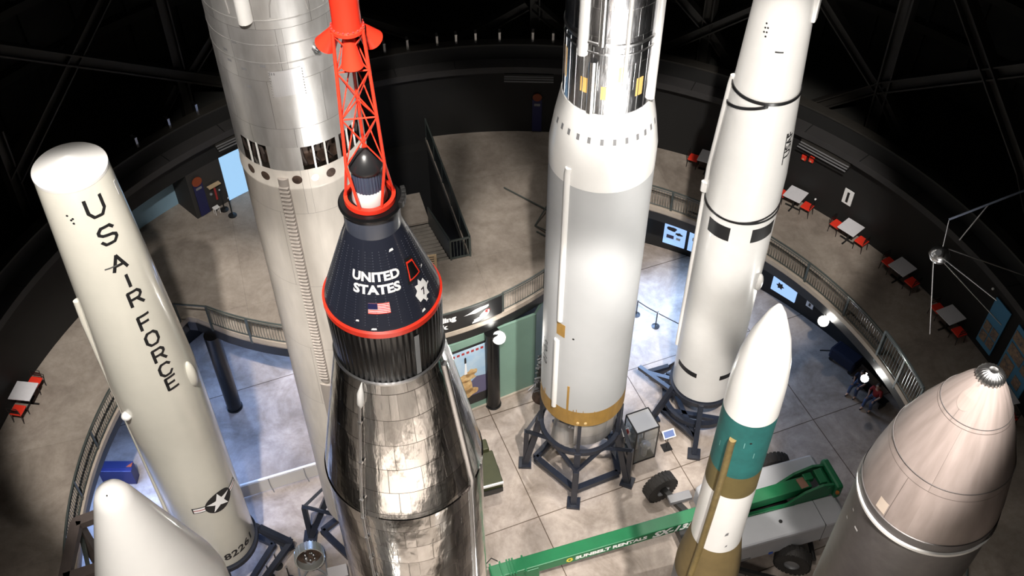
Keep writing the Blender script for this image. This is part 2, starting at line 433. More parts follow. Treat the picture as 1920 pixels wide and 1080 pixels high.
# gallery floor with the stair well cut out
O = Vector((-1.72, 29.62)); D = Vector((-.283, .959)); NL = Vector((-.959, -.283))
def st(d, n, z): p = O + D * d + NL * n; return (p.x, p.y, z)
g = MB(); NT = 720; prev = None
for k in range(NT + 1):
    th = 2 * pi * k / NT; e = edge(th)
    row = [g.bm.verts.new(on(th, e + (RW - e) * j / 6, ZM)) for j in range(7)]
    if prev:
        for j in range(6): g.bm.faces.new([prev[j], row[j], row[j + 1], prev[j + 1]])
    prev = row
HL, HW = 8.7, 4.6
for dd in (0, HL):
    bmesh.ops.bisect_plane(g.bm, geom=g.bm.verts[:] + g.bm.edges[:] + g.bm.faces[:], plane_co=st(dd, 0, 0), plane_no=(D.x, D.y, 0), dist=1e-5)
for nn in (0, HW):
    bmesh.ops.bisect_plane(g.bm, geom=g.bm.verts[:] + g.bm.edges[:] + g.bm.faces[:], plane_co=st(0, nn, 0), plane_no=(NL.x, NL.y, 0), dist=1e-5)
kill = []
for f in g.bm.faces:
    c = f.calc_center_median(); q = Vector((c.x, c.y)) - O
    if 0 < q.dot(D) < HL and 0 < q.dot(NL) < HW: kill.append(f)
bmesh.ops.delete(g.bm, geom=kill, context='FACES')
fl = g.build('floor', M['mezfloor'], kind='structure')
sm = fl.modifiers.new('slab', 'SOLIDIFY'); sm.thickness = .25; sm.offset = -1
# slab edge and steel fascia
for nm, zz0, zz1, off, mm in (('trim_1', ZM - .16, ZM + .06, .06, 'curb'), ('trim_2', ZM - .75, ZM - .16, -.06, 'blackmetal')):
    g = MB(); prev = None
    for k in range(NT + 1):
        th = 2 * pi * k / NT; e = edge(th) - off
        ring = [g.bm.verts.new(on(th, r_, z_)) for r_, z_ in ((e, zz0), (e, zz1), (e + .2, zz1), (e + .2, zz0))]
        if prev:
            for j in range(4): g.bm.faces.new([prev[j], ring[j], ring[(j + 1) % 4], prev[(j + 1) % 4]])
        prev = ring
    g.build(nm, M[mm], kind='structure')

# round outer wall with two openings on the gallery
def wallseg(name, a0, a1, r0, r1, z0, z1, m, n=None):
    g = MB(); n = n or max(2, int(abs(a1 - a0) / rad(2))); prev = None; first = None
    for k in range(n + 1):
        th = a0 + (a1 - a0) * k / n
        ring = [g.bm.verts.new(on(th, r_, z_)) for r_, z_ in ((r0, z0), (r0, z1), (r1, z1), (r1, z0))]
        if prev:
            for j in range(4): g.bm.faces.new([prev[j], ring[j], ring[(j + 1) % 4], prev[(j + 1) % 4]])
        else: first = ring
        prev = ring
    if abs(a1 - a0) < 2 * pi - .01: g.bm.faces.new(first); g.bm.faces.new(prev[::-1])
    return g.build(name, m, kind='structure')
ang = lambda x, y: math.atan2(y - CY, x - CX)
aB1 = ang(-11.83, 32.78); aP = ang(-12.9, 31.65); aA = ang(-15.75, 27.9); aB0 = ang(-9.3, 34.7)
wallseg('wall_lower', 0, 2 * pi, 17.35, 17.9, 0, 5.14, M['wall'])
wallseg('wall_back', aA - 2 * pi, aB0, RW, RW + .3, ZM - .3, 7.74, M['wall'])
wallseg('wall_pier', aB1, aP, RW, RW + 1.35, ZM, 7.74, mat('pier_paint', (.03, .028, .027), .7))
wallseg('wall_upper', 0, 2 * pi, RW, RW + .3, 7.74, 10.0, M['wall'])
wallseg('wall_passage', aP - .02, aA + .25, RW + 1.35, RW + 1.5, ZM - .3, 8.4, M['bluewall'])
wallseg('floor_passage', aP - .02, aA + .25, RW, RW + 1.35, ZM - .3, ZM, M['mezfloor'])
wallseg('ceiling_passage', aP - .3, aA + .3, RW + .3, RW + 1.6, 8.2, 8.4, M['wall'])
wallseg('wall_glow_panel', aB0, aB1, RW + .02, RW + .12, ZM, 7.74, M['glow'])  # emission stands in for the light on this blue wall panel
wallseg('trim_3', 0, 2 * pi, 17.3, RW + .02, 9.0, 9.3, M['ledge'])      # service ledge round the wall
wallseg('trim_4', 0, 2 * pi, RW - .06, RW + .36, 9.98, 10.06, M['beam'])
wallseg('wall_outer', 0, 2 * pi, 24, 24.3, 0, 50, M['shell'])
wallseg('floor_service', 0, 2 * pi, RW + .3, 24, 8.6, 8.8, M['shell'])
wallseg('floor_bounce', rad(190), rad(350), RW + .3, 24, 8.8, 8.9, mat('bounce_floor_pale', (.45, .41, .37), .6, var=.3, scale=.7))  # unseen pale deck, added for the chrome to reflect
wallseg('wall_bounce', rad(190), rad(350), 23.3, 23.5, 8.9, 15, mat('bounce_wall_pale', (.3, .28, .26), .7, var=.3, scale=.4))  # unseen pale wall behind the camera, added for the chrome's reflections
g = MB(); g.face([on(2 * pi * k / N, 24.2, 50) for k in range(N)]); g.build('ceiling', M['shell'], kind='structure')
ti = 5
for z in (11.2, 13.6, 16, 18.4, 20.8, 23.2, 25.6, 28):
    wallseg('trim_%d' % ti, 0, 2 * pi, 23.55, 24.02, z, z + .35, M['beam']); ti += 1
# ledge seams
g = MB()
for k in range(44):
    th = 2 * pi * k / 44; g.bar(on(th, 17.29, 9.31), on(th, RW, 9.31), .03, .03)
g.build('trim_%d' % ti, M['blackmetal'], kind='structure'); ti += 1
# vertical ribs of the outer shell
g = MB()
for k in range(72):
    th = 2 * pi * k / 72 + .02; a = on(th, 23.9, 9); b = on(th, 23.9, 30); g.bar(a, b, .12, .2, (cos(th), sin(th), 0))
g.build('trim_%d' % ti, M['shell'], kind='structure'); ti += 1
beams = [((-17.3, 28.6, 16.1), (-11.59, 35.05, 9.86), .42), ((-14.14, 32.76, 15.6), (-17.47, 27.9, 11.0), .5), ((-12.85, 34.02, 16), (-12.94, 33.94, 8.8), .42),
 ((-13.11, 33.78, 10.6), (-14.51, 32.35, 8.6), .35), ((-10.9, 35.6, 12.9), (-12.85, 34.0, 10.6), .4), ((-17.4, 28.0, 13.0), (-17.53, 27.77, 8.8), .4),
 ((-7.3, 37.6, 11.5), (-2.64, 38.76, 9.0), .42), ((-2.52, 38.77, 9.0), (.6, 38.95, 10.9), .42), ((.9, 38.92, 10.9), (3.2, 38.7, 8.8), .42), ((.95, 38.93, 13), (.99, 38.93, 8.8), .4),
 ((6.2, 37.9, 12.7), (7.97, 37.3, 10.91), .4), ((8.01, 37.28, 13.5), (8.04, 37.26, 8.8), .42), ((5.6, 38.1, 8.9), (9.6, 36.5, 12.3), .4), ((8.1, 37.23, 10.8), (9.7, 36.4, 8.8), .4),
 ((14.08, 33.05, 16.5), (14.23, 32.9, 8.8), .5), ((11.6, 35.2, 13.8), (14.04, 33.1, 11.0), .4), ((12.0, 34.9, 8.6), (14.04, 33.12, 11.05), .4), ((14.04, 33.1, 11.05), (17.3, 28.7, 15.2), .45),
 ((14.1, 33.0, 11.0), (15.6, 31.3, 8.8), .4), ((15.0, 32.0, 16.5), (17.75, 27.7, 11.5), .5), ((17.75, 27.7, 11.5), (18.6, 25.4, 8.9), .5)]
for a, b, wd in beams:
    MB().ibeam(a, b, wd, wd * .9, .06).build('trim_%d' % ti, M['beam'], kind='structure'); ti += 1
# short brackets standing on the wall top
br0 = None
for k, th in enumerate([ang(x, y) for x, y in ((-5.9, 36.4), (-5.2, 36.6), (-4.28, 36.86), (-3.08, 37.11), (-2.3, 37.2), (-1.5, 37.33), (-.51, 37.39), (.86, 37.38), (1.7, 37.33), (-13.9, 30.67), (-12.94, 31.78), (-12.07, 32.64))]):
    if br0 is None:
        r = thing('bracket', 'short pale steel bracket standing on the top of the round wall', 'bracket', on(th, RW + .16, 10.06), th, 'short brackets along the wall top')
        MB().box((0, 0, .22), (.09, .09, .44)).build('post', M['steelbr'], r); MB().box((.08, 0, .44), (.28, .1, .05)).build('arm', M['steelbr'], r); br0 = r
    else: dup(br0, on(th, RW + .16, 10.06), th)

# stairs going down from the gallery, shaft walls
g = MB()
for k in range(11):
    z = ZM - .17 * (k + 1); g.box(st(.26 + .38 * k, 1.7, z - .06), (1.85, .17, .06), math.atan2(NL.y, NL.x))
stairs = tag(g.build('staircase', mat('stair_treads', (.2, .18, .155), .6, var=.3, scale=4), bevel=.01), 'concrete steps going down from the gallery between dark green panels', 'stairs')
MB().bar(st(.1, 1.7, ZM - .42), st(4.2, 1.7, ZM - 2.28), 1.8, .08).build('soffit', M['black'], stairs)
g = MB(); g.box(st(5.3, 2.6, ZM - 2.0), (3.8, 1.9, .12), math.atan2(NL.y, NL.x)); g.build('floor_landing', M['mezfloor'], kind='structure')
for nm, a, b in (('wall_stairwell', (0, 0), (HL, 0)), ('wall_stairwell_left', (0, HW), (HL, HW)), ('wall_stairwell_near', (0, 0), (0, HW)), ('wall_stairwell_far', (HL, 0), (HL, HW))):
    MB().bar(st(a[0], a[1], 2.6), st(b[0], b[1], 2.6), .1, 5.2).build(nm, M['wall'], kind='structure')
pan = mat('dark_green_panel', (.022, .03, .027), .45)
r = thing('stair_railing', 'tall dark green panelled guard rail along the open stair well', 'railing', (0, 0, 0))
MB().bar(st(0, -.05, ZM + .55), st(7.55, -.05, ZM + .55), .04, .95).build('panel', pan, r)
MB().tube([st(0, -.05, ZM + 1.08), st(7.55, -.05, ZM + 1.08)], .035).build('handrail', M['rail'], r)
g = MB()
for k in range(6): g.box(st(k * 7.5 / 5 * .99 + .02, -.05, ZM + .54), (.08, .08, 1.08), math.atan2(D.y, D.x))
g.build('posts', M['rail'], r)
r = thing('stair_railing', 'sloping dark green panelled rail beside the steps going down', 'railing')
g = MB(); A_ = [st(0, .72, ZM + .02), st(4.2, .72, ZM - 2.0), st(4.2, .72, ZM - 1.05), st(0, .72, ZM + 1.0)]
B_ = [tuple(Vector(p) + Vector((NL.x, NL.y, 0)) * .05) for p in A_]
va = [g.bm.verts.new(p) for p in A_]; vb = [g.bm.verts.new(p) for p in B_]
g.bm.faces.new(va); g.bm.faces.new(vb[::-1])
for i in range(4): g.bm.faces.new([va[i], va[(i + 1) % 4], vb[(i + 1) % 4], vb[i]])
g.build('panel', pan, r)
MB().tube([st(0, .74, ZM + 1.05), st(4.2, .74, ZM - 1.0)], .035).build('handrail', M['rail'], r)
r = thing('stair_gate', 'small dark grille closing the end of the stair well', 'gate')
g = MB(); g.bar(st(-.06, -.05, ZM + 1.05), st(-.06, .74, ZM + 1.05), .06); g.bar(st(-.06, -.05, ZM + .08), st(-.06, .74, ZM + .08), .05)
for k in range(2): g.box(st(-.06, -.05 + k * .79, ZM + .54), (.07, .07, 1.08))
g.build('frame', M['rail'], r); g = MB()
for k in range(1, 6): g.box(st(-.06, -.05 + k * .79 / 6, ZM + .55), (.025, .025, 1.0))
g.build('bars', M['rail'], r)

# columns carrying the gallery
def column(x, y, label):
    r = thing('column', label, 'column', (x, y, 0))
    MB().tube([(0, 0, .04), (0, 0, ZM - .75)], .3, 28).build('shaft', M['gloss_black'], r, True)
    MB().tube([(0, 0, 0), (0, 0, .05)], .34, 28).build('base', M['blackmetal'], r)
column(-11.49, 26.1, 'black round column standing on the blue lit floor under the gallery corner')
column(-.78, 26.26, 'black round column in front of the pale green partition')
column(-13.0, 12.6, 'black round column near the steel frame on the left')

# railings
def railing(name, label, pts, zb=ZM + .06, h=1.05, post_step=2.0, gap=.115, cat='railing', top=.035):
    r = thing(name, label, cat, (0, 0, 0))
    L = [0]
    for a, b in zip(pts, pts[1:]): L.append(L[-1] + (Vector(b) - Vector(a)).length)
    def atl(s):
        for i in range(len(pts) - 1):
            if s <= L[i + 1] + 1e-6:
                t = (s - L[i]) / (L[i + 1] - L[i]); return Vector(pts[i]).lerp(Vector(pts[i + 1]), t), (Vector(pts[i + 1]) - Vector(pts[i])).normalized()
        return Vector(pts[-1]), (Vector(pts[-1]) - Vector(pts[-2])).normalized()
    V = lambda p, z: (p.x, p.y, z)
    MB().tube([(p[0], p[1], zb + h) for p in pts], top, 8).build('top_rail', M['rail'], r, True)
    MB().tube([(p[0], p[1], zb + .1) for p in pts], .022, 6).build('bottom_rail', M['rail'], r)
    MB().tube([(p[0], p[1], zb + h - .12) for p in pts], .018, 6).build('upper_rail', M['rail'], r)
    g = MB(); n = max(1, round(L[-1] / gap))
    for k in range(n + 1):
        p, d = atl(L[-1] * k / n); g.bar(V(p, zb + .1), V(p, zb + h - .12), .014, .014)
    g.build('balusters', M['rail'], r)
    n = max(1, round(L[-1] / post_step))
    for k in range(n + 1):
        p, d = atl(L[-1] * k / n); MB().bar(V(p, zb - .35), V(p, zb + h), .05, .09, (d.x, d.y, 0)).build('post', M['rail'], r)
    return r
def arc(a0, a1, off=.02, n=60): return [on(a0 + (a1 - a0) * k / n, edge(a0 + (a1 - a0) * k / n) - off + .03, 0)[:2] for k in range(n + 1)]
aR = ang(4.6, 32.8); aL = ang(-11.95, 26.25); aBan = ang(-.35, 26.6)
gA, gB = ang(12.95, 24.3), ang(13.85, 21.9)
railing('gallery_railing', 'long curved railing on the right edge of the gallery behind the white rockets', arc(aR, gA, 0, 90))
railing('gallery_railing', 'curved railing on the gallery edge behind the large brown nose cone', arc(gB, rad(-28), 0, 60))
railing('gallery_railing', 'curved railing on the left gallery edge beside the white lettered missile', arc(aL + .03, rad(200), 0, 80))
railing('gallery_railing', 'railing on the bulging balcony edge left of the black banner', arc(aL - .004, ang(-6.3, 24.8), 0, 50))
railing('gallery_railing', 'railing on the bulging balcony edge between black banner and grey rocket', arc(aBan, aR + .02, 0, 50))
MB().bar((*arc(aL + .03, aL + .04)[0], ZM + 1.1), (*arc(aL - .004, aL - .01)[0], ZM + 1.1), .05).build('trim_%d' % ti, M['rail'], kind='structure'); ti += 1
gp = arc(gA, gB, 0, 12)
r = railing('gallery_gate', 'brightly lit taller gate section in the right gallery railing', [(x * .995, y) for x, y in gp], h=1.35, post_step=1.3, gap=.15, cat='gate', top=.05)
for c in [q for q in bpy.data.objects if q.parent == r]:
    c.data.materials.clear(); c.data.materials.append(mat('gate_spotlit_tone', (.2, .24, .25), .35))  # paler than the other rails: the spotlight's light is put into the colour

# banner on the balcony rail
ban = thing('banner', 'black banner with white lettering hung on the balcony railing', 'banner')
def bpt(s, z, off=0):      # s along the bulge arc in metres from x=-0.4 leftwards
    a = math.atan2(26.55 - BY, -.42 - BX) - s / BR; return (BX + (BR + off) * cos(a), BY + (BR + off) * sin(a), z)
def bulge_strip(s0, s1, z0, z1, off, th=.03, n=30):
    g = MB(); prev = None
    for k in range(n + 1):
        s = s0 + (s1 - s0) * k / n; ring = [g.bm.verts.new(bpt(s, z, o)) for z, o in ((z0, off), (z1, off), (z1, off + th), (z0, off + th))]
        if prev:
            for j in range(4): g.bm.faces.new([prev[j], ring[j], ring[(j + 1) % 4], prev[(j + 1) % 4]])
        else: g.bm.faces.new(ring)
        prev = ring
    g.bm.faces.new(prev[::-1]); return g
bulge_strip(0, 5.6, ZM + .1, ZM + 1.12, .02).build('cloth', M['black'], ban)
bulge_strip(-.02, 5.6, ZM + 1.1, ZM + 1.15, .0, .06).build('top_rail', M['rail'], ban)
def on_banner(bm, s0, z0):
    slices(bm, 0, .1); mb = MB(); mb.bm.free(); mb.bm = bm; mb.uv = bm.loops.layers.uv.verify()
    for v in bm.verts: v.co = Vector(bpt(s0 - v.co.x, z0 + v.co.y, .056))
    return mb
on_banner(text_bm('Building', .36, .018, xs=1.08), 2.5, ZM + .8).build('lettering', M['wink'], ban)
on_banner(text_bm('ok', .36, .018, xs=1.08), 2.45, ZM + .42).build('lettering', M['wink'], ban)
def blob(cx, cy, rx, ry, rot=0, n=14, jag=.25, seed=1):
    rn = random.Random(seed); out = []
    for k in range(n):
        a = 2 * pi * k / n; q = 1 + rn.uniform(-jag, jag); x = rx * q * cos(a); y = ry * q * sin(a)
        out.append((cx + x * cos(rot) - y * sin(rot), cy + x * sin(rot) + y * cos(rot)))
    return out
on_banner(flat_bm([blob(0, .2, .5, .1, .15, seed=3), blob(.3, -.1, .22, .17, .6, seed=4), blob(.05, -.32, .3, .1, .2, seed=5)]), 1.0, ZM + .62).build('picture', M['wink'], ban)
on_banner(flat_bm([blob(.38, -.02, .1, .1, 0, seed=6)]), 1.0, ZM + .62).build('picture_detail', M['shirt'], ban)

# pale green partition and its poster
r = thing('partition', 'pale green partition wall under the balcony', 'partition')
MB().bar((-5.2, 24.25, 2.3), (.9, 27.23, 2.3), .1, 4.6).build('panel', M['palegreen'], r)
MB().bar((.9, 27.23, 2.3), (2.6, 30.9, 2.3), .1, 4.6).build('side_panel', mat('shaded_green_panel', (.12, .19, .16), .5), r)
MB().bar((-5.2, 24.2, .06), (.93, 27.18, .06), .14, .12).build('skirting', M['curb'], r)
pd = Vector((6.1, 2.98, 0)).normalized(); pn = Vector((pd.y, -pd.x, 0)); po = Vector((-1.0, 26.3, 0)) + pn * .07
post = thing('poster', 'framed poster of a rocket launch with orange smoke on the green partition', 'poster')
def pw(x, z, off=0): p = po + pd * x + pn * off; return (p.x, p.y, z)
MB().bar(pw(-2.0, 2.35), pw(0, 2.35), .04, 3.7).build('frame', M['black'], post)
MB().bar(pw(-1.95, 2.6, .025), pw(-.05, 2.6, .025), .02, 3.0).build('picture', M['sky'], post)
def on_poster(polys, off=.04):
    bm = flat_bm(polys); mb = MB(); mb.bm.free(); mb.bm = bm; mb.uv = bm.loops.layers.uv.verify()
    for v in bm.verts: v.co = Vector(pw(v.co.x, v.co.y, off))
    return mb
on_poster([[(-1.95, 1.1), (-.05, 1.1), (-.05, 2.15), (-.5, 2.25), (-.9, 1.9), (-1.95, 1.6)]], .037).build('hills', M['hill'], post)
on_poster([blob(-1.05, 2.35, .5, .3, .1, seed=8), blob(-.75, 2.6, .3, .2, .3, seed=9), blob(-1.4, 2.15, .3, .22, 0, seed=10), blob(-1.0, 1.7, .3, .5, 0, seed=11), blob(-1.0, 1.35, .55, .3, 0, seed=12)], .042).build('smoke', M['smoke'], post)
on_poster([[(-1.03, 2.6), (-.9, 2.6), (-.93, 3.3), (-.97, 3.3)]], .044).build('flame', M['wink'], post)
on_poster([[(-1.0, 3.3), (-.92, 3.3), (-.92, 3.6), (-.96, 3.68), (-1.0, 3.6)]], .046).build('rocket', M['ink'], post)
on_poster([[(-1.7 + .2 * k, 3.85), (-1.58 + .2 * k, 3.85), (-1.58 + .2 * k, 3.98), (-1.7 + .2 * k, 3.98)] for k in range(8)], .044).build('heading', M['shirt'], post)

# ------------------------------------------------------------------ rocket: tall leaning-looking lettered missile on the left
def rocket(name, rho, az, label):
    x, y = polar(rho, az); return thing(name, label, 'rocket', (x, y, 0), -rad(az))
th = rocket('missile', 21.5, -28.7, 'white missile with black UNITED STATES AIR FORCE style lettering US AIR FORCE down its side')
th['label'] = 'white missile lettered US AIR FORCE down its side, number 82261 at its foot'
tp = [(1.2, 2.15), (1.22, 2.2), (1.22, 11.9), (1.0, 16.6), (.865, 19.4), (.85, 19.5)]
tf = prof_fn(tp)
MB().lathe([(0, 2.3), (1.1, 2.3)] + tp, 96).build('body', M['cream'], th, True)
MB().lathe([(.87, 19.42), (.87, 19.5), (.84, 19.53), (.3, 19.68), (.08, 19.78), (0, 19.8)], 64).build('nose_cap', M['white'], th, True)
conduit(tf, [(rad(-88), 2.3), (rad(-88), 14.6), (rad(-88), 15.4)], .16, .12).build('cable_duct', M['cream'], th, True)
MB().sphere(P(50, 1.2, 11.9), .17, (1, 1, 3.2), 20).build('blister', M['cream'], th, True)
MB().sphere(P(-62, 1.25, 11.0), .16, (1, 1, .8), 16).build('knob', M['white'], th, True)
for ch, ph, z, s in (('U', 12, 18.83, .62), ('S', 13.5, 17.93, .6), ('A', 12.5, 17.02, .56), ('I', 15.5, 16.35, .5), ('R', 15.8, 15.72, .56), ('F', 14.8, 14.82, .56), ('O', 15.6, 14.17, .54), ('R', 15.8, 13.5, .54), ('C', 16.6, 12.88, .54), ('E', 16.8, 12.3, .54)):
    wrap(glyph(ch, s * .78, s, .085), tf, rad(ph), z, .006).build('letter', M['ink'], th)
put(wrap(text_bm('82261', .5, .016, spacing=1.08, xs=1.0), tf, rad(25.5), 2.74, .006), 'number', M['ink'], th)
# insignia: roundel, star, bars
star = []
for k in range(10):
    a = pi / 2 + k * pi / 5; q = .46 if k % 2 == 0 else .46 * .382; star.append((q * cos(a), q * sin(a)))
disc = [(.5 * cos(2 * pi * k / 48), .5 * sin(2 * pi * k / 48)) for k in range(48)]
zi, pi_ = 5.98, rad(19)
wrap(flat_bm([[(-.9, -.13), (.9, -.13), (.9, .17), (-.9, .17)]]), tf, pi_, zi, .005).build('insignia_bar', M['ink'], th)
for sx in (-1, 1):
    for c, d in ((-.09, .0), (.04, .13)): wrap(flat_bm([[(sx * .44, c), (sx * .86, c), (sx * .86, d), (sx * .44, d)]]), tf, pi_, zi, .008).build('insignia_stripe', M['wink'], th)
for sx in (-1, 1): wrap(flat_bm([[(sx * .44, .0), (sx * .86, .0), (sx * .86, .04), (sx * .44, .04)]]), tf, pi_, zi, .0085).build('insignia_red_stripe', M['shirt'], th)
wrap(flat_bm([disc]), tf, pi_, zi, .010).build('insignia_disc', M['ink'], th)
wrap(flat_bm([star]), tf, pi_, zi, .014).build('insignia_star', M['wink'], th)
g = MB()
for ph, z in ((-31, 18.76), (-27.5, 18.62), (-24.5, 18.66), (-25.5, 18.52)):
    r = tf(z); g.tube([P(ph, r - .02, z), P(ph, r + .01, z)], .028, 10)
g.build('bolt_holes', M['ink'], th)
patch(tf, rad(62), rad(68), 18.6, 19.0, .008).build('hatch', M['greypaint'], th)
wrap(flat_bm([[(-.22, -.02), (.1, .0), (.1, .045), (-.22, .025)]]), tf, rad(4), 16.95, .008).build('scratch_mark', mat('grey_mark', (.1, .1, .1), .6), th)

# ------------------------------------------------------------------ tall silver two-stage rocket
t2 = rocket('rocket', 20.77, -14.24, 'huge silver rocket with open vents around its middle, behind the red escape tower')
R2 = 1.525
MB().lathe([(R2, 20.25), (R2, 30), (1.3, 31.5), (.6, 33.5), (0, 34.2)], 128).build('upper_stage', M['silver'], t2, True)
MB().lathe([(1.35, 3.15), (R2, 3.2), (R2, 18.95), (R2 + .015, 18.98), (R2 + .015, 19.05), (R2, 19.08), (R2, 19.58)], 128).build('lower_stage', M['creamskin'], t2, True)
# vented interstage: pillars and dark engine bay behind
wins = [(-62, -33), (-3, 29), (33, 62), (100, 150), (190, 240)]
solid = [(-33, -3), (29, 33), (62, 100), (150, 190), (240, 298)]
for a, b in solid: MB().lathe([(R2, 19.57), (R2, 20.26)], 24, rad(a), rad(b)).build('interstage_panel', M['silver'], t2, True)
MB().lathe([(1.28, 19.5), (1.22, 19.9), (1.28, 20.3)], 64).build('engine_bay', M['interior'], t2, True)
g = MB()
for k in range(26):
    a = k * 13.8; g.tube([P(a, 1.36, 19.6), P(a + random.uniform(-7, 7), 1.42, 19.9), P(a + random.uniform(-5, 5), 1.36, 20.25)], random.uniform(.02, .06), 8)
g.build('pipework', mat('dark_pipe', (.06, .045, .04), .5, metal=.4), t2, True)
for a, b in wins:
    for q in ((1, 2) if b - a > 28 else ()):
        p = a + (b - a) * q / 3; patch(R2, rad(p - .8), rad(p + .8), 19.56, 20.27, .004).build('mullion', M['white'], t2)
for ph, s in ((-57, 1), (-40, 1), (-10.5, 1), (5, .75), (20, 1), (55, 1)):
    wrap(flat_bm([[(.12 * s * cos(2 * pi * k / 20), .13 * s * sin(2 * pi * k / 20)) for k in range(20)]]), R2, rad(ph), 19.3, .004).build('vent_hole', M['interior'] if s == 1 else M['steelbr'], t2)
conduit(R2, [(rad(-23), 11.6), (rad(-23), 19.1), (rad(-23), 19.35)], .26, .1).build('cable_duct', M['creamskin'], t2, True)
g = MB()
for k in range(58):
    z = 11.8 + k * .128; rr = R2 + .055
    g.box(P(-23, rr, z), (.24, .13, .05), rad(-23))
g.build('duct_ribs', M['creamskin'], t2, bevel=.015)
conduit(R2, [(rad(-23), 3.4), (rad(-23), 11.0), (rad(-23), 11.4)], .4, .05).build('lower_duct', M['creamskin'], t2, True)
conduit(R2, [(rad(-26), 23.6), (rad(-26), 23.65), (rad(-26), 27)], .3, .2).build('fairing', M['white'], t2, True)
for z, n_ in ((22.55, 1), (23.0, 1), (23.6, 1)):
    MB().lathe([(R2, z), (R2 + .008, z), (R2 + .004, z + .03), (R2, z + .03)], 128).build('seam_ring', M['silver'], t2)
wrap(flat_bm([[(-.3, -.36), (.36, -.3), (.36, .36), (-.3, .3)]]), R2, rad(-4), 22.05, .006).build('access_panel', mat('panel_grey', (.62, .62, .64), .35, metal=.6), t2)
g = MB()
for k in range(10):
    for sx in (-.33, .38): g.tube([P(-4 + math.degrees(sx / R2), R2, 21.7 + k * .072), P(-4 + math.degrees(sx / R2), R2 + .012, 21.7 + k * .072)], .012, 6)
g.build('rivets', M['hub'], t2)
MB().tube([P(24, R2, 22.72), P(24, R2 + .08, 22.72)], .085, 20).tube([P(24, R2, 22.72), P(24, R2 + .14, 22.72)], .04, 14).build('fitting', M['steelbr'], t2, True)
for ph, z in ((-53, 22.7), (-51, 22.45), (-37, 22.35), (-36, 21.9), (-41, 23.0), (-20, 22.5), (-14, 22.3)):
    wrap(flat_bm([[(-.06, -.03), (.06, -.03), (.06, .03), (-.06, .03)]]), R2, rad(ph), z, .006).build('small_mark', M['hub'], t2)
g = MB()
for ph, w_ in ((-3, .7), (16, .6), (-60, .55)):
    pts = [P(ph + math.degrees((w_ * cos(t)) / R2), R2 + .01, 23.7 + .9 * sin(t)) for t in [pi * k / 10 for k in range(11)]]; g.tube(pts, .015, 6)
g.build('skin_arches', mat('weld_line', (.45, .43, .42), .5, metal=.5), t2)

# ------------------------------------------------------------------ chrome rocket with space capsule and escape tower
at_ = rocket('rocket', 11.85, -10.25, 'polished chrome rocket carrying a black space capsule and red escape tower')
ap = [(R2, 1.2), (R2, 18.36), (R2 + .02, 18.38), (R2 + .02, 18.46), (R2, 18.48), (1.50, 18.7), (.94, 21.85)]
af = prof_fn([(R2, 0), (R2, 18.6), (.94, 21.85)])
MB().lathe(ap, 160).build('tank', M['chrome'], at_, True)
MB().lathe([(1.35, .7), (R2, 1.25)], 64).build('engine_skirt', M['silver'], at_, True)
# adapter ring: fluted black
g = MB(); prof = [(.9, 21.8), (.925, 21.86), (.955, 22.9), (.955, 23.1)]
g.lathe(prof, 360, flute=60, famp=.006)
ad = g.build('adapter', M['gloss_black'], at_, True)
wrap(flat_bm([[(-.045, -.5), (.045, -.5), (.045, .5), (-.045, .5)]]), prof_fn(prof), rad(27), 22.4, .012).build('adapter_strip', mat('grey_strip', (.25, .26, .27), .4), ad)
cp = [(.93, 23.1), (.945, 23.18), (.93, 23.24), (.425, 24.72)]
cf = prof_fn([(.935, 23.22), (.425, 24.72)])
cap = MB().lathe(cp + [(.415, 24.75), (.42, 25.12)], 128).build('capsule', M['navy'], at_, True, label='black cone shaped space capsule')
MB().lathe([(.94, 23.06), (.975, 23.07), (.975, 23.17), (.94, 23.2)], 128).build('red_ring', M['red'], cap, True)
MB().lathe([(.43, 24.70), (.432, 24.74), (.428, 25.08), (.415, 25.08)], 64).build('neck', mat('slate_neck', (.06, .07, .1), .35, coat=.2), cap, True)
for k in range(15):        # corrugated shingle rows
    a0 = k * 24 + 3; g = MB()
    for j in range(26):
        z = 23.34 + j * .045
        if z > 24.45: break
        r = cf(z); g.lathe([(r, z), (r + .0045, z + .006), (r, z + .012)], 4, rad(a0), rad(a0 + 11))
    g.build('shingle_row', M['navy'], cap)
g = MB()
for k in range(15):
    for a in (k * 24 + 2.2, k * 24 + 14.8):
        for j in range(28):
            z = 23.3 + j * .045; r = cf(z); g.box(P(a, r, z), (.012, .012, .012), rad(a))
g.build('rivets', mat('dull_rivet', (.12, .13, .16), .4, metal=.5), cap)
wrap(text_bm('UNITED', .205, .009, xs=1.02), cf, rad(-7), 24.115, .008, step=.03).build('lettering', M['wink'], cap)
wrap(text_bm('STATES', .205, .009, xs=1.1), cf, rad(-7), 23.905, .008, step=.03).build('lettering', M['wink'], cap)
fz, fp = 23.60, rad(-6.3)
wrap(flat_bm([[(-.17, -.09), (.17, -.09), (.17, .09), (-.17, .09)]]), cf, fp, fz, .006, step=.03).build('flag', M['wink'], cap)
wrap(flat_bm([[(-.17, y), (.17, y), (.17, y + .0135), (-.17, y + .0135)] for y in [-.09 + .0277 * k for k in range(7)]]), cf, fp, fz, .008, step=.03).build('flag_stripes', M['red'], cap)
wrap(flat_bm([[(-.17, -.01), (-.02, -.01), (-.02, .09), (-.17, .09)]]), cf, fp, fz, .010, step=.03).build('flag_canton', M['navyblue'], cap)
wp, wz = rad(46.5), 24.02
wrap(flat_bm([[(-.15, -.19), (.15, -.19), (.11, .19), (-.06, .23)]]), cf, wp, wz, .007, step=.03).build('window_surround', M['black'], cap)
wrap(flat_bm([[(-.11, -.15), (.13, -.15), (.09, .14), (-.06, .17)]]), cf, wp, wz, .011, step=.03).build('window_frame', M['red'], cap)
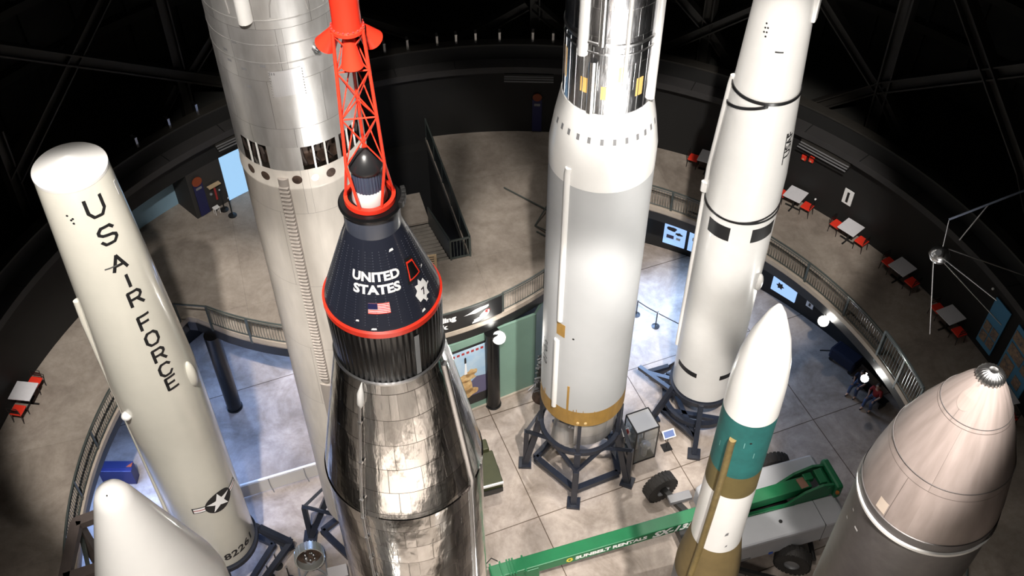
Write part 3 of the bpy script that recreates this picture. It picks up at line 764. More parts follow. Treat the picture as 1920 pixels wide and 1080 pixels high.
wrap(flat_bm([[(-.085, -.122), (.1, -.122), (.068, .115), (-.045, .138)]]), cf, wp, wz, .015, step=.03).build('window', M['gloss_black'], cap)
bd = []
for k in range(16):
    a = pi / 2 + k * pi / 8; q = (.19, .13)[k % 2]; bd.append((q * cos(a) * .85, q * sin(a) * 1.1))
wrap(flat_bm([bd]), cf, rad(49), 23.60, .009, step=.03).build('emblem', M['wink'], cap)
put(wrap(text_bm('7', .16, .004), cf, rad(50), 23.57, .013, step=.03), 'emblem_numeral', M['ink'], cap)
for ph, z, s in ((-30, 23.36, .03), (-14, 23.25, .03), (-12, 23.25, .03), (24, 24.5, .04), (50, 23.4, .03), (62, 23.6, .03), (66, 23.9, .03), (41, 23.3, .04)):
    wrap(flat_bm([[(-s, -s * .6), (s, -s * .4), (s * .7, s * .6), (-s * .6, s * .4)]]), cf, rad(ph), z, .007).build('stencil_mark', M['wink'], cap)
MB().lathe([(.40, 25.08), (.475, 25.09), (.485, 25.13), (.46, 25.17), (.40, 25.17), (.2, 25.18)], 64).build('flange', M['gloss_black'], at_, True)
g = MB()
for k in range(5): g.box(P(62 + k * 9, .5, 25.2), (.07, .07, .12), rad(62 + k * 9))
g.build('clamps', M['blackmetal'], at_, bevel=.01)
MB().lathe([(.33, 25.17), (.385, 25.18), (.385, 25.26), (.33, 25.27)], 64, close=True).build('clamp_ring', M['red'], at_, True)
MB().lathe([(.26, 25.2), (.27, 25.22), (.235, 25.44), (.2, 25.44)], 64).build('white_collar', M['white'], at_, True)
MB().lathe([(.232, 25.42), (.22, 25.8), (.2, 25.81)], 180, flute=30, famp=.02).build('antenna_section', mat('slate_blue', (.035, .045, .075), .35), at_, True)
MB().lathe([(.235, 25.78), (.25, 25.8), (.25, 25.86), (.12, 26.05), (0, 26.13)], 64).build('antenna_cap', M['black'], at_, True)
tower = MB()
nodes_z = [25.95, 26.78, 27.55, 28.12]
rr_ = lambda z: .315 - (z - 25.95) * (.315 - .225) / (28.12 - 25.95)
angs = (-62, 58, 178)
leg0 = None
g = MB()
for a in angs: g.tube([P(a, rr_(z), z) for z in (25.95, 28.15)], .024, 10)
tower_o = g.build('escape_tower', M['red'], at_, True, label='red lattice escape tower')
for a in angs:      # splayed feet
    MB().tube([P(a, .315, 25.95), P(a + 34, .355, 25.24)], .022, 8).build('foot_strut', M['red'], tower_o, True)
    MB().tube([P(a, .315, 25.95), P(a - 34, .355, 25.24)], .022, 8).build('foot_strut', M['red'], tower_o, True)
for z in nodes_z[:3]:
    g = MB()
    for a, b in ((0, 1), (1, 2), (2, 0)): g.tube([P(angs[a], rr_(z), z), P(angs[b], rr_(z), z)], .012, 8)
    if z > 26: g.build('crossbar', M['red'], tower_o, True)
    else: g.bm.free()
for z0, z1 in zip(nodes_z, nodes_z[1:]):
    for a, b in ((0, 1), (1, 2), (2, 0)):
        MB().tube([P(angs[a], rr_(z0), z0), P(angs[b], rr_(z1), z1)], .010, 8).build('diagonal', M['red'], tower_o, True)
        MB().tube([P(angs[b], rr_(z0), z0), P(angs[a], rr_(z1), z1)], .010, 8).build('diagonal', M['red'], tower_o, True)
MB().lathe([(.0, 28.1), (.225, 28.12), (.225, 28.17), (.19, 28.18), (.188, 28.3), (.185, 30.6), (.12, 31.2), (0, 31.4)], 48).build('rocket_motor', M['red'], tower_o, True)
g = MB()
for k in range(20): g.sphere(P(k * 18, .21, 28.19), .014, n=8)
g.build('bolts', M['shirt'], tower_o)
for a in (0, 120, 240):
    d = Vector((sin(rad(a)), -cos(rad(a)), 0)); p0 = Vector((0, 0, 28.2)) + d * (.1 if a else .06); p1 = (Vector((0, 0, 27.80)) + d * .36) if a else (Vector((0, 0, 27.62)) + d * .1)
    MB().tube([p0, p0.lerp(p1, .25), p1], [.05, .065, .15], 36, caps=False).tube([p0.lerp(p1, .3), p1], [.05, .142], 36, caps=False).build('nozzle', M['red'], tower_o, True)
# pods and pipes on the tank
MB().tube([P(-34, .97, 21.82), P(-34.5, af(21.6) + .06, 21.6), P(-35, af(21.4) + .05, 21.36), P(-35, af(21.3) + .04, 21.25)], [.008, .06, .065, .02], 16).build('fairing_pod', M['white'], at_, True)
def side(ph, zs, off, rr=.02): return [P(ph(z) if callable(ph) else ph, af(z) + off, z) for z in zs]
pf = lambda z: -36
for dx in (-.7, .7):
    MB().tube([P(pf(z) + dx, af(z) + .05, z) for z in (21.3, 21, 20, 19, 18.4, 16, 12, 5)], .013, 8).build('pipe', M['steelbr'], at_, True)
for z in (20.9, 19.9, 18.9, 18.35, 17.6, 16.8, 16.0): MB().box(P(pf(z), af(z) + .04, z), (.07, .06, .05), rad(pf(z))).build('pipe_bracket', M['steelbr'], at_)
conduit(af, [(rad(50), 2), (rad(50), 18.3), (rad(52), 18.6), (rad(57), 20.5), (rad(62), 21.6)], .12, .07).build('cable_duct', M['steelbr'], at_, True)
MB().lathe([(.93, 21.82), (.965, 21.82), (.965, 21.86), (.93, 21.87)], 96).build('lip_ring', M['steelbr'], at_, True)

# ------------------------------------------------------------------ grey and white rocket in the middle
ti_ = rocket('rocket', 23.4, 6.28, 'grey and white rocket with mirror bright upper stage and tan band above its black stand')
RT, RU = 1.525, 1.216
MB().lathe([(RU, 18.3), (RU, 27), (.9, 28.2), (0, 29.6)], 128).build('upper_stage', M['bright'], ti_, True)
tpf = prof_fn([(1.525, 15), (1.525, 16.75), (1.40, 17.6), (1.23, 18.45)])
MB().lathe([(1.1, 18.45), (1.235, 18.45), (1.40, 17.6), (1.527, 16.75), (1.53, 16.0)], 128).build('interstage', M['white'], ti_, True)
MB().lathe([(1.525, 5.65), (1.525, 16.02)], 128).build('lower_stage', M['greypaint'], ti_, True)
MB().lathe([(1.45, 4.85), (1.53, 4.86), (1.53, 5.66)], 128).build('tail_band', M['gold'], ti_, True)
for ph in (-54, -42, -29, -15.5, -1, 13, 27, 41, 53, 65, 77, -66):
    wrap(flat_bm([[(-.045, -.09), (.045, -.09), (.045, .09), (-.045, .09)]]), tpf, rad(ph), 17.68, .006).build('vent_mark', M['hub'], ti_)
conduit(RT, [(rad(-36), 10.15), (rad(-36), 16.4), (rad(-35), 16.6)], .2, .1).build('cable_duct', M['white'], ti_, True)
conduit(RT, [(rad(-39), 5.5), (rad(-39), 8.95), (rad(-39), 9.15)], .2, .1).build('cable_duct', M['white'], ti_, True)
patch(RT, rad(-40.5), rad(-28), 9.42, 10.02, .006).build('tan_patch', M['gold'], ti_)
for ph, z0, z1, w_ in ((-18.4, 5.0, 7.0, 1.5), (-10, 5.1, 5.75, .5), (-6, 5.2, 5.8, .4), (3, 5.2, 5.75, .4), (-60, 5.0, 5.9, .6), (18, 5.2, 5.7, .4)):
    patch(RT, rad(ph - w_), rad(ph + w_), z0, z1, .012).build('tan_strip', M['gold'], ti_)
for ph in (-3, 7): MB().tube([P(ph, 1.5, 5.05), P(ph, 1.56, 5.05)], .055, 12).build('cap', mat('pale_tan', (.7, .5, .25), .4), ti_)
MB().tube([P(-16.4, 1.5, 9.54), P(-16.4, 1.535, 9.54)], .035, 12).build('port', M['ink'], ti_)
wrap(text_bm('5/0-10', .42, .01, spacing=1.15), RT, rad(-64), 7.9, .006, rot=-pi / 2).build('lettering', M['ink'], ti_)
for p0, p1, z0, z1 in ((-35, -24.5, 19.05, 19.5), (-8, -1, 18.95, 19.35), (12, 20, 19.5, 19.95), (37, 47, 18.95, 19.5), (-72, -64, 19.1, 20)):
    patch(RU, rad(p0), rad(p1), z0, z1, .006).build('tan_patch', mat('amber_patch', (.8, .48, .15), .4), ti_)
for ph in range(-80, 100, 12):
    patch(RU, rad(ph - .5), rad(ph + .5), 18.46, 20.5, .01).build('stringer', M['steelbr'], ti_)
MB().lathe([(RU, 20.55), (RU + .03, 20.57), (RU + .03, 20.63), (RU, 20.65)], 96).build('hoop', M['steelbr'], ti_, True)
MB().lathe([(RU, 20.3), (RU + .02, 20.31), (RU + .02, 20.35), (RU, 20.36)], 96).build('hoop', M['steelbr'], ti_, True)
conduit(RU, [(rad(-34), 20.2), (rad(-34), 20.4), (rad(-34), 26)], .28, .16).build('white_duct', M['white'], ti_, True)
conduit(RU, [(rad(-19), 18.5), (rad(-19), 19.9), (rad(-19), 20.1)], .24, .12).build('duct', M['bright'], ti_, True)
conduit(RU, [(rad(20), 18.5), (rad(20), 26)], .12, .07).build('duct', M['white'], ti_, True)
conduit(RU, [(rad(66), 18.6), (rad(66), 26)], .22, .16).build('white_duct', M['white'], ti_, True)
conduit(RU, [(rad(-10), 20.6), (rad(-10), 26)], .2, .1).build('duct', M['bright'], ti_, True)
# engines
MB().lathe([(1.3, 4.9), (1.36, 4.5), (1.3, 3.35), (1.26, 3.3)], 48, rad(-8), rad(95)).build('heat_shield', M['silver'], ti_, True)
for sx, y in ((-.55, -.35), (.4, .1)):
    MB().lathe([(.25, 4.6), (.22, 4.3), (.42, 3.4), (.52, 2.3), (.5, 2.3), (.4, 3.4)], 40, cx=sx, cy=y).build('engine_bell', M['silver'], ti_, True)
g = MB()
for k in range(14):
    a = random.uniform(-170, 20); g.tube([P(a, 1.2, 4.9), P(a + random.uniform(-15, 15), 1.25, 4.3), P(a + random.uniform(-15, 15), .8, 3.7)], .05, 8)
g.build('engine_pipes', M['hub'], ti_, True)
MB().lathe([(0, 4.8), (1.4, 4.84)], 48).build('bulkhead', M['interior'], ti_)

def stand(x, y, rt, zt, feet, label, zbase=.12, ring2=None, wd=.26, tie=True):
    r = thing('launch_stand', label, 'stand', (x, y, 0))
    MB().lathe([(rt, zt - .14), (rt + .16, zt - .14), (rt + .16, zt + .06), (rt, zt + .06)], 40, close=True).build('ring', M['stand'], r)
    if ring2: MB().lathe([(ring2[0], ring2[1] - .12), (ring2[0] + .22, ring2[1] - .12), (ring2[0] + .22, ring2[1] + .1), (ring2[0], ring2[1] + .1)], 40, close=True).build('lower_ring', M['stand'], r)
    pts = []
    for i, (fx, fy) in enumerate(feet):
        f = Vector((fx, fy, 0)); u = f.normalized(); top = u * (rt + .1) + Vector((0, 0, zt)); pts.append(f)
        s_ = Vector((-u.y, u.x, 0))
        lg = MB().bar(f + Vector((0, 0, .1)), top, wd, wd, u).build('leg', M['stand'], r, bevel=.01)
        MB().box(f + Vector((0, 0, .06)), (.5, .5, .12), math.atan2(u.y, u.x)).build('foot_plate', M['stand'], lg)
        knee = f * .98 + Vector((0, 0, zt * .72))
        if tie:
            MB().bar(f + Vector((0, 0, .2)), knee, wd * .8, wd * .8, u).build('upright', M['stand'], lg)
            for q in (-.75, .75):
                tt = (u + s_ * q).normalized() * (rt + .1) + Vector((0, 0, zt)); MB().bar(knee, tt, wd * .5, wd * .5, u).build('brace', M['stand'], lg)
    n = len(pts)
    for i in range(n):
        a, b = pts[i], pts[(i + 1) % n]; MB().bar(a * .8 + Vector((0, 0, .45)), b * .8 + Vector((0, 0, .45)), wd, wd).build('base_beam', M['stand'], r, bevel=.01)
    return r
tx, ty = polar(23.4, 6.28)
tst = stand(tx, ty, 1.38, 3.12, [(-2.04, .08), (-.19, -1.75), (1.95, -.8), (1.7, 1.4), (-.6, 1.95)], 'dark blue steel stand under the grey and white rocket', wd=.24)
for fx, fy in ((-2.04, .08), (-.19, -1.75), (1.95, -.8), (1.7, 1.4), (-.6, 1.95)):
    u = Vector((fx, fy, 0)).normalized(); MB().bar(u * 1.46 + Vector((0, 0, 3.1)), u * 1.47 + Vector((0, 0, 4.84)), .13, .13, u).build('riser', M['stand'], tst)


# ------------------------------------------------------------------ tall white rocket with black bands
jx, jy = polar(27.2, 16.35)
ju = rocket('rocket', 27.2, 16.35, 'tall plain white rocket with black hoops, right of the grey and white one')
jp = [(1.18, 1.93), (1.22, 1.98), (1.22, 13.2), (1.1, 15.2), (1.03, 16.4), (1.0, 16.55), (.86, 19.3), (.80, 19.85)]
jf = prof_fn(jp)
MB().lathe([(0, 2.2), (1.1, 2.2)] + jp + [(.74, 19.9), (.7, 19.88), (.68, 19.2), (0, 19.1)], 128).build('body', M['white'], ju, True)
g = MB()
for a in (0, 60, 120): g.bar(P(a, .7, 19.75), P(a + 180, .7, 19.75), .07, .07)
g.lathe([(.66, 19.68), (.72, 19.68), (.72, 19.9), (.66, 19.9)], 48, close=True)
g.build('top_ring', M['black'], ju)
MB().box(P(80, .86, 19.4), (.3, .22, 1.0), rad(80)).build('bracket', M['white'], ju, bevel=.05)
def hoop(rf, z, tilt, m=.0, t=.03, h=.09, name='black_hoop'):
    g = MB(); prev = None; n = 96
    for k in range(n + 1):
        a = 2 * pi * k / n; zz = z + tilt * sin(a + m); r = rf(zz)
        ring = [g.bm.verts.new(((r + o) * sin(a), -(r + o) * cos(a), zz + dz)) for o, dz in ((0, -h / 2), (t, -h / 2), (t, h / 2), (0, h / 2))]
        if prev:
            for j in range(4): g.bm.faces.new([prev[j], ring[j], ring[(j + 1) % 4], prev[(j + 1) % 4]])
        prev = ring
    return g.build(name, M['black'], ju, True)
hoop(jf, 16.45, 0, t=.035, h=.1)
g = MB(); pts = [P(a, jf(16.4 - .95 * ((10 - a) / 90.)) + .02, 16.4 - 1.05 * (((10 - a) / 90.) ** 1)) for a in range(10, -95, -7)]
prev = None
for a in range(10, -100, -5):
    t_ = (10 - a) / 100; z = 16.38 - .75 * t_; r = jf(z)
    ring = [g.bm.verts.new(P(a, r + o, z + dz)) for o, dz in ((0, -.05), (.03, -.05), (.03, .05), (0, .05))]
    if prev:
        for j in range(4): g.bm.faces.new([prev[j], ring[j], ring[(j + 1) % 4], prev[(j + 1) % 4]])
    else: g.bm.faces.new(ring)
    prev = ring
g.bm.faces.new(prev[::-1]); g.build('black_strap', M['black'], ju)
hoop(jf, 11.75, .0, t=.03, h=.06)
hoop(jf, 11.98, .22, -1.2, t=.03, h=.05)
for p0, p1, z0, z1 in ((-47, -7, 10.85, 11.45), (27, 72, 10.85, 11.45)): patch(jf, rad(p0), rad(p1), z0, z1, .008).build('black_panel', M['ink'], ju)
for p0, p1 in ((-58, -12), (30, 60)): patch(jf, rad(p0), rad(p1), 3.35, 3.6, .008).build('black_panel', M['ink'], ju)
conduit(jf, [(rad(-86), 3.8), (rad(-86), 12.9), (rad(-86), 16.3), (rad(-86), 16.6)], .16, .12).build('cable_duct', M['white'], ju, True)
conduit(jf, [(rad(-84), 11.9), (rad(-84), 12.3)], .22, .2).build('bracket', M['white'], ju, True)
MB().sphere(P(72, 1.25, 8.4), .14, (1, 1, 3), 16).build('blister', M['white'], ju, True)
g = MB()
for q, z in ((-24, 19.0), (-24.6, 18.86), (-25.2, 18.72), (-19.5, 18.88), (-20, 18.74), (-20.5, 18.6)): g.tube([P(q, jf(z) - .02, z), P(q, jf(z) + .008, z)], .028, 10)
g.build('bolt_holes', M['ink'], ju)
wrap(flat_bm([[(-.12, -.025), (.12, -.025), (.12, .025), (-.12, .025)]]), jf, rad(9.5), 18.2, .006).build('slot', M['ink'], ju)
wrap(text_bm('USAF', .42, .01), jf, rad(66), 14.7, .006, rot=pi / 2).build('lettering', M['ink'], ju)
wrap(flat_bm([[(-.02, -.7), (.02, -.7), (.02, .5), (-.02, .5)]]), jf, rad(56), 14.7, .006).build('line', M['ink'], ju)
js = stand(jx, jy, 1.16, 1.85, [(-.4, -2.35), (-1.9, -.6), (1.9, -1.4), (1.6, 1.6), (-1.5, 1.6)], 'black ring stand under the tall plain white rocket', ring2=(1.3, .75), wd=.2, tie=False)
for a, b in (((-1.2, .2, 1.6), (-2.15, .85, 1.2)), ((-2.15, .85, 1.2), (-1.2, 1.15, 1.25)), ((-1.1, -.6, 1.7), (-2.4, 1.1, 1.25))):
    MB().bar(a, b, .17, .17).build('outrigger', M['stand'], js)

# ------------------------------------------------------------------ small banded missile
mm = rocket('missile', 15.1, 20.78, 'slim missile banded white, teal, olive and white with a tan conduit')
mp_ = [(0, 20.02), (.06, 19.96), (.185, 19.72), (.42, 19.0), (.55, 18.35), (.61, 17.7), (.625, 17.2), (.63, 16.62)]
MB().lathe(mp_[::-1], 96).build('nose_cone', M['white'], mm, True)
MB().lathe([(.63, 14.5), (.628, 16.64)], 96).build('teal_band', M['teal'], mm, True)
MB().lathe([(.64, 13.65), (.63, 14.52)], 96).build('olive_band', M['olive'], mm, True)
MB().lathe([(.66, 11.05), (.64, 13.66)], 96).build('white_band', M['white'], mm, True)
fp_ = [(.8, 1.0), (.87, 1.4), (.87, 9.4), (.83, 9.9), (.665, 11.07)]
MB().lathe([(.87, 9.1), (.87, 9.4), (.83, 9.9), (.665, 11.07)], 96).build('olive_flare', mat('brown_olive', (.15, .105, .04), .75, var=.2, scale=2), mm, True)
MB().lathe([(.7, .8), (.87, 1.0), (.87, 9.12)], 96).build('lower_stage', mat('slate_grey', (.12, .12, .14), .45, var=.2, scale=2), mm, True)
mf = prof_fn([(.87, 9.4), (.83, 9.9), (.66, 11.07), (.63, 16.62)])
conduit(mf, [(rad(-17), 16.0), (rad(-18.5), 15.8), (rad(-18), 14.5), (rad(-20.5), 12.8), (rad(-24), 11.1), (rad(-23.5), 9.96), (rad(-23), 9.0)], .17, .11).build('conduit', M['pipe'], mm, True)
for ph, z in ((-22, 9.6), (12, 9.55)): wrap(flat_bm([[(-.07, -.05), (.05, -.05), (.06, .07), (-.03, .07)]]), lambda z: .86, rad(ph), z, .02).build('patch', M['wink'], mm)
for ph, z, s in ((24, 12.0, .045), (30, 11.4, .03)): wrap(flat_bm([[(-s, -s * 2), (s, -s), (s, s * 2), (-s * .4, s)]]), mf, rad(ph), z, .006).build('scuff', M['hub'], mm)
for ph, z in ((-45, 15.5), (8, 15.9), (33, 15.5)):
    wrap(flat_bm([[(-.01, -.1), (.01, -.1), (.01, .1), (-.01, .1)]]), mf, rad(ph), z, .006).build('line', mat('pale_teal_line', (.15, .35, .33), .5), mm)
MB().tube([P(20, .62, 16.0), P(20, .635, 16.0)], .028, 10).build('port', M['ink'], mm)
def plinth(x, y, r, h, label):
    t = thing('launch_stand', label, 'stand', (x, y, 0))
    MB().lathe([(0, h), (r, h), (r, h - .15), (r * .9, h - .15)], 32).build('ring', M['stand'], t)
    for a in (45, 135, 225, 315):
        MB().bar(P(a, r * 1.25, .0), P(a, r * .95, h - .1), .18).build('leg', M['stand'], t)
mx_, my_ = polar(15.1, 20.78); plinth(mx_, my_, .75, .8, 'dark steel stand under the slim banded missile')
ax_, ay_ = polar(11.85, -10.25); plinth(ax_, ay_, 1.4, .7, 'dark steel stand under the polished chrome rocket')
px_, py_ = polar(20.77, -14.24)
stand(px_, py_, 1.3, 3.05, [(-2.45, -.05), (0, -2.4), (2.3, 0), (0, 2.3)], 'black steel stand with corner plates under the huge silver rocket', wd=.22)
hx_, hy_ = polar(21.5, -28.7)
ts = stand(hx_, hy_, 1.15, 2.05, [(1.9, .85), (.7, -2.0), (-2.0, -.4), (-.6, 2.0)], 'black steel stand under the white lettered missile', wd=.2, tie=False)
MB().bar((1.25, .55, 1.9), (2.25, .5, .9), .2).build('outrigger', M['stand'], ts); MB().bar((2.25, .5, .9), (1.1, -1.3, .5), .2).build('outrigger', M['stand'], ts)

# ------------------------------------------------------------------ big brown-grey nose at right
pk = rocket('missile', 12.2, 36.25, 'large brown grey nose cone with silver fluted tip, nearest on the right')
pp = [(1.155, 20.15), (1.12, 20.5), (.965, 21.42), (.78, 22.0), (.545, 22.57), (.36, 22.95), (.205, 23.2)]
pkf = prof_fn(pp)
MB().lathe(pp, 128).build('nose_shroud', M['pk'], pk, True)
MB().lathe([(.2, 23.19), (.215, 23.21), (.205, 23.27), (.15, 23.335), (.07, 23.365), (.03, 23.35), (0, 23.35)], 192, flute=24, famp=.05).build('tip', mat('dull_silver', (.4, .4, .4), .32, metal=1), pk, True, label='silver fluted tip')
for r_, z in ((.972, 21.42), (.55, 22.57)): MB().lathe([(r_ - .01, z - .012), (r_ + .001, z - .006), (r_ + .001, z + .006), (r_ - .01, z + .006)], 128, close=True).build('seam', M['pkdark'], pk)
wrap(flat_bm([[(.13 * cos(2 * pi * k / 28), .2 * sin(2 * pi * k / 28)) for k in range(28)]]), pkf, rad(-20), 22.93, .006).build('hatch', mat('smooth_hatch', (.27, .22, .2), .5), pk)
wrap(flat_bm([[(-.1, -.14), (.1, -.14), (.1, .14), (-.1, .14)]]), pkf, rad(-27), 20.35, .006).build('pale_patch', mat('pale_putty', (.6, .5, .42), .4), pk)
MB().lathe([(1.13, 19.95), (1.17, 19.96), (1.17, 20.14), (1.13, 20.16)], 128).build('dark_band', M['pkdark'], pk, True)
MB().lathe([(1.17, 19.84), (1.2, 19.85), (1.2, 19.91), (1.17, 19.93)], 128).build('white_ring', M['white'], pk, True)
MB().lathe([(1.1, .5), (1.17, .6), (1.17, 19.96)], 128).build('case', M['pkdark'], pk, True)
for ph, z in ((-52, 19.4), (-40, 19.2), (-38, 19.2), (-56, 19.0)): wrap(flat_bm([[(-.03, -.025), (.03, -.025), (.03, .025), (-.03, .025)]]), 1.17, rad(ph), z, .006).build('tag', M['wink'], pk)
kx, ky = polar(12.2, 36.25); plinth(kx, ky, 1.0, .5, 'dark steel stand under the large brown grey missile')

# white cone bottom left
wc = rocket('missile', 8.9, -35.3, 'white missile with rounded tip, nearest at the lower left')
wp_ = [(.95, .8), (.95, 21.3), (.90, 21.6), (.42, 23.38), (.26, 23.97), (.2, 24.13), (.1, 24.21), (0, 24.23)]
MB().lathe([(.7, .6), (.95, .8), (.95, 12)], 96).build('lower_stage', M['greypaint'], wc, True)
MB().lathe(wp_[1:2] + wp_[1:] if False else [(.95, 12)] + wp_[1:], 128).build('nose_cone', M['white'], wc, True)
MB().tube([P(-35, .10, 24.19), P(-35, .10, 24.215)], .01, 8).build('port', M['ink'], wc)
kx, ky = polar(8.9, -35.3); plinth(kx, ky, .8, .6, 'dark steel stand under the nearest white missile')

# steel frame at the lower left
r = thing('steel_frame', 'brown steel frame rising beside the left gallery railing', 'frame')
c4 = [(-12.45, 15.55), (-11.5, 16.0), (-11.3, 14.2), (-12.3, 13.8)]
fm = mat('brown_steel', (.07, .055, .05), .5, var=.2, scale=3)
for i in range(4):
    MB().bar((*c4[i], 0), (*c4[i], 9.0), .26, .26).build('post', fm, r)
    MB().bar((*c4[i], 8.9), (*c4[(i + 1) % 4], 8.9), .3, .26).build('top_beam', fm, r)
    MB().bar((*c4[i], 5), (*c4[(i + 1) % 4], 8.6), .1, .1).build('brace', M['rail'], r)

# ------------------------------------------------------------------ boom lift
bl = thing('boom_lift', 'green and grey boom lift parked behind the banded missile', 'boom lift', (8.6, 20.25, 0), rad(16.5))
def ell(g, x0, x1, y0, y1, z0, z1, e=.12):
    pts = [(x0 + e, y0), (x1 - e * 3, y0), (x1, y0 + e * 2), (x1, y1 - e * 2), (x1 - e * 3, y1), (x0 + e, y1), (x0, y1 - e), (x0, y0 + e)]
    return g.poly(pts, z0, z1)
ch = MB().box((-.4, 0, 1.0), (4.4, 1.5, .45)).build('chassis', M['blackmetal'], bl, bevel=.03)
hoodn = MB(); 
hp = [(-1.5, .95), (3.1, .95), (3.35, 1.2), (3.4, 1.7), (3.15, 2.05), (-1.3, 2.05), (-1.5, 1.85)]
def hood(y0, y1, name):
    g = MB(); M4 = Matrix(((1, 0, 0, 0), (0, 0, 1, 0), (0, 1, 0, 0), (0, 0, 0, 1)))
    g.poly(hp, y0, y1, M4); return g.build(name, M['bodygrey'], bl, bevel=.09)
h1 = hood(-1.55, -.42, 'hood'); h2 = hood(.45, 1.35, 'hood')
MB().box((2.3, -.98, 1.5), (.012, 1.16, 1.13)).build('panel_gap', M['ink'], h1)
MB().tube([(.8, -.95, 2.04), (.8, -.95, 2.07)], .07, 12).build('filler_cap', M['blackmetal'], h1)
MB().box((-1.2, -1.56, 1.12), (1.4, .02, .1)).build('stripe', M['hub'], h1)
MB().tube([(-1.3, -1.575, 1.2), (-1.3, -1.565, 1.2)], .08, 14).build('yellow_dot', mat('yellow', (.6, .5, .08), .5), h1)
MB().box((0.3, -1.57, 1.1), (.16, .03, .1)).build('blue_tag', mat('blue_tag', (.03, .1, .5), .5), h1)
g = MB()
for k in range(8): g.box((-1.2 + k * .36 + (.1 if k > 3 else 0), .33, 2.0), (.05, .22, .06), rad(8))
g.build('hose_clips', M['wink'], bl)
MB().box((.3, .33, 1.85), (3.8, .24, .24)).build('hose_tray', M['black'], bl)
bo = MB().bar((-9.75, 0, 1.98), (2.3, 0, 2.42), .5, .46).build('boom', M['green'], bl, bevel=.03)
g = MB()
for x in (-9.7, -9.35, -9.1, -9.0, -8.9, -8.55):
    g.bar((x, 0, 1.98), (x + .06, 0, 1.985), .62, .56)
g.build('collars', M['green'], bo)
MB().bar((-8.6, 0, 1.82), (-8.05, 0, 1.84), .56, .62).build('boom_head', M['green'], bo, bevel=.03)
MB().tube([(-9.4, .3, 2.3), (-9.6, .4, 2.45), (-9.8, .3, 2.35)], .02, 6).build('cable', M['blackmetal'], bo)
for y in (-.42, .42):
    g = MB(); M4 = Matrix(((1, 0, 0, 0), (0, 0, 1, 0), (0, 1, 0, 0), (0, 0, 0, 1)))
    g.poly([(.3, 1.9), (1.2, 2.1), (1.9, 2.65), (2.6, 2.85), (3.1, 2.7), (3.2, 2.2), (2.7, 1.9)], y - .05, y + .05, M4); g.build('side_plate', M['green'], bl, bevel=.01)
MB().bar((-1.6, -.34, 1.9), (1.6, -.42, 1.95), .14, .3).build('lower_link', M['green'], bl)
MB().box((3.2, 0, 2.4), (.3, 1.3, .75)).build('end_block', M['green'], bl, bevel=.1)
g = MB(); g.box((2.7, 0, 2.7), (.3, .6, .2)); g.box((2.3, .15, 2.6), (.35, .3, .22)); g.tube([(2.9, -.5, 2.55), (2.9, .5, 2.55)], .12, 12)
g.build('pivot', M['green'], bl, bevel=.03)
MB().box((2.0, -.02, 2.64), (.3, .42, .03), rad(5)).build('rust_plate', mat('rust', (.3, .15, .1), .7), bl)
MB().tube([(3.05, -.72, 2.55), (3.05, -.72, 2.63)], .07, 10).build('amber_cap', mat('amber', (.35, .12, .02), .5), bl)
# lettering on the near side of the boom
sl = math.atan2(.44, 12.05)
def on_boom(bm, x, z=0):
    mb = MB(); mb.bm.free(); mb.bm = bm; mb.uv = bm.loops.layers.uv.verify()
    for v in bm.verts:
        X = x + v.co.x; v.co = Vector((X, -.256, 1.98 + (X + 9.75) * .0365 + v.co.y + z))
    return mb
on_boom(text_bm('SUNBELT RENTALS', .27, .014, xs=1.16), -5.4).build('lettering', M['wink'], bo)
on_boom(text_bm('SX-135', .46, .022, shear=.35, xs=1.12), -3.1, .0).build('lettering', M['wink'], bo)
sun = []
for k in range(20):
    a = k * pi / 10; q = (.14, .1)[k % 2]; sun.append((q * cos(a), q * sin(a)))
on_boom(flat_bm([sun]), -6.95).build('sun_mark', mat('yellow_mark', (.75, .65, .05), .5), bo)
dd = flat_bm([[(.055 * cos(k * pi / 8), .055 * sin(k * pi / 8)) for k in range(16)]]); q_ = on_boom(dd, -6.95)
for v in q_.bm.verts: v.co.y -= .003
q_.build('sun_centre', M['green'], bo)
def wheel(x, y, steer, axl):
    g = MB(); tp_ = [(.28, -.24), (.5, -.26), (.62, -.22), (.66, -.12), (.67, 0), (.66, .12), (.62, .22), (.5, .26), (.28, .24)]
    g.lathe(tp_, 48)
    for k in range(26):
        for s_ in (-1, 1):
            a = 360 / 26 * k + (7 if s_ > 0 else 0); g.box(P(a, .66, s_ * .12), (.1, .03, .2), rad(a))
    R = Matrix.Rotation(rad(90), 4, 'X'); T = Matrix.Translation((x, y, .67)) @ Matrix.Rotation(steer, 4, 'Z') @ R
    bmesh.ops.transform(g.bm, matrix=T, verts=g.bm.verts)
    t_ = g.build('wheel', M['tyre'], bl, True)
    g = MB(); g.lathe([(0, .12), (.16, .14), (.18, .08), (.3, .1), (.34, .2), (.36, .22)], 32); g.lathe([(0, -.12), (.16, -.14), (.18, -.08), (.3, -.1), (.34, -.2), (.36, -.22)], 32)
    for k in range(8): g.tube([P(k * 45, .23, -.1), P(k * 45, .23, -.16)], .02, 6)
    bmesh.ops.transform(g.bm, matrix=T, verts=g.bm.verts); g.build('hub', M['hub'], t_, True)
    MB().bar(axl, (x, y, .67), .22, .22).build('axle', M['blackmetal'], t_)
wheel(-2.35, 2.38, rad(12), (-1.6, .3, .8)); wheel(1.12, -1.86, rad(-35), (.6, -.5, .85)); wheel(2.2, 2.0, rad(-10), (1.4, .4, .85)); wheel(-2.6, -1.7, rad(10), (-1.8, -.4, .85))
MB().bar((-1.6, -1.3, .75), (.7, -2.4, .25), .14, .2).build('stabiliser', M['blackmetal'], bl)
MB().tube([(2.2, -1.25, .4), (2.0, -1.95, .35)], .09, 10).build('step_tube', M['blackmetal'], bl)
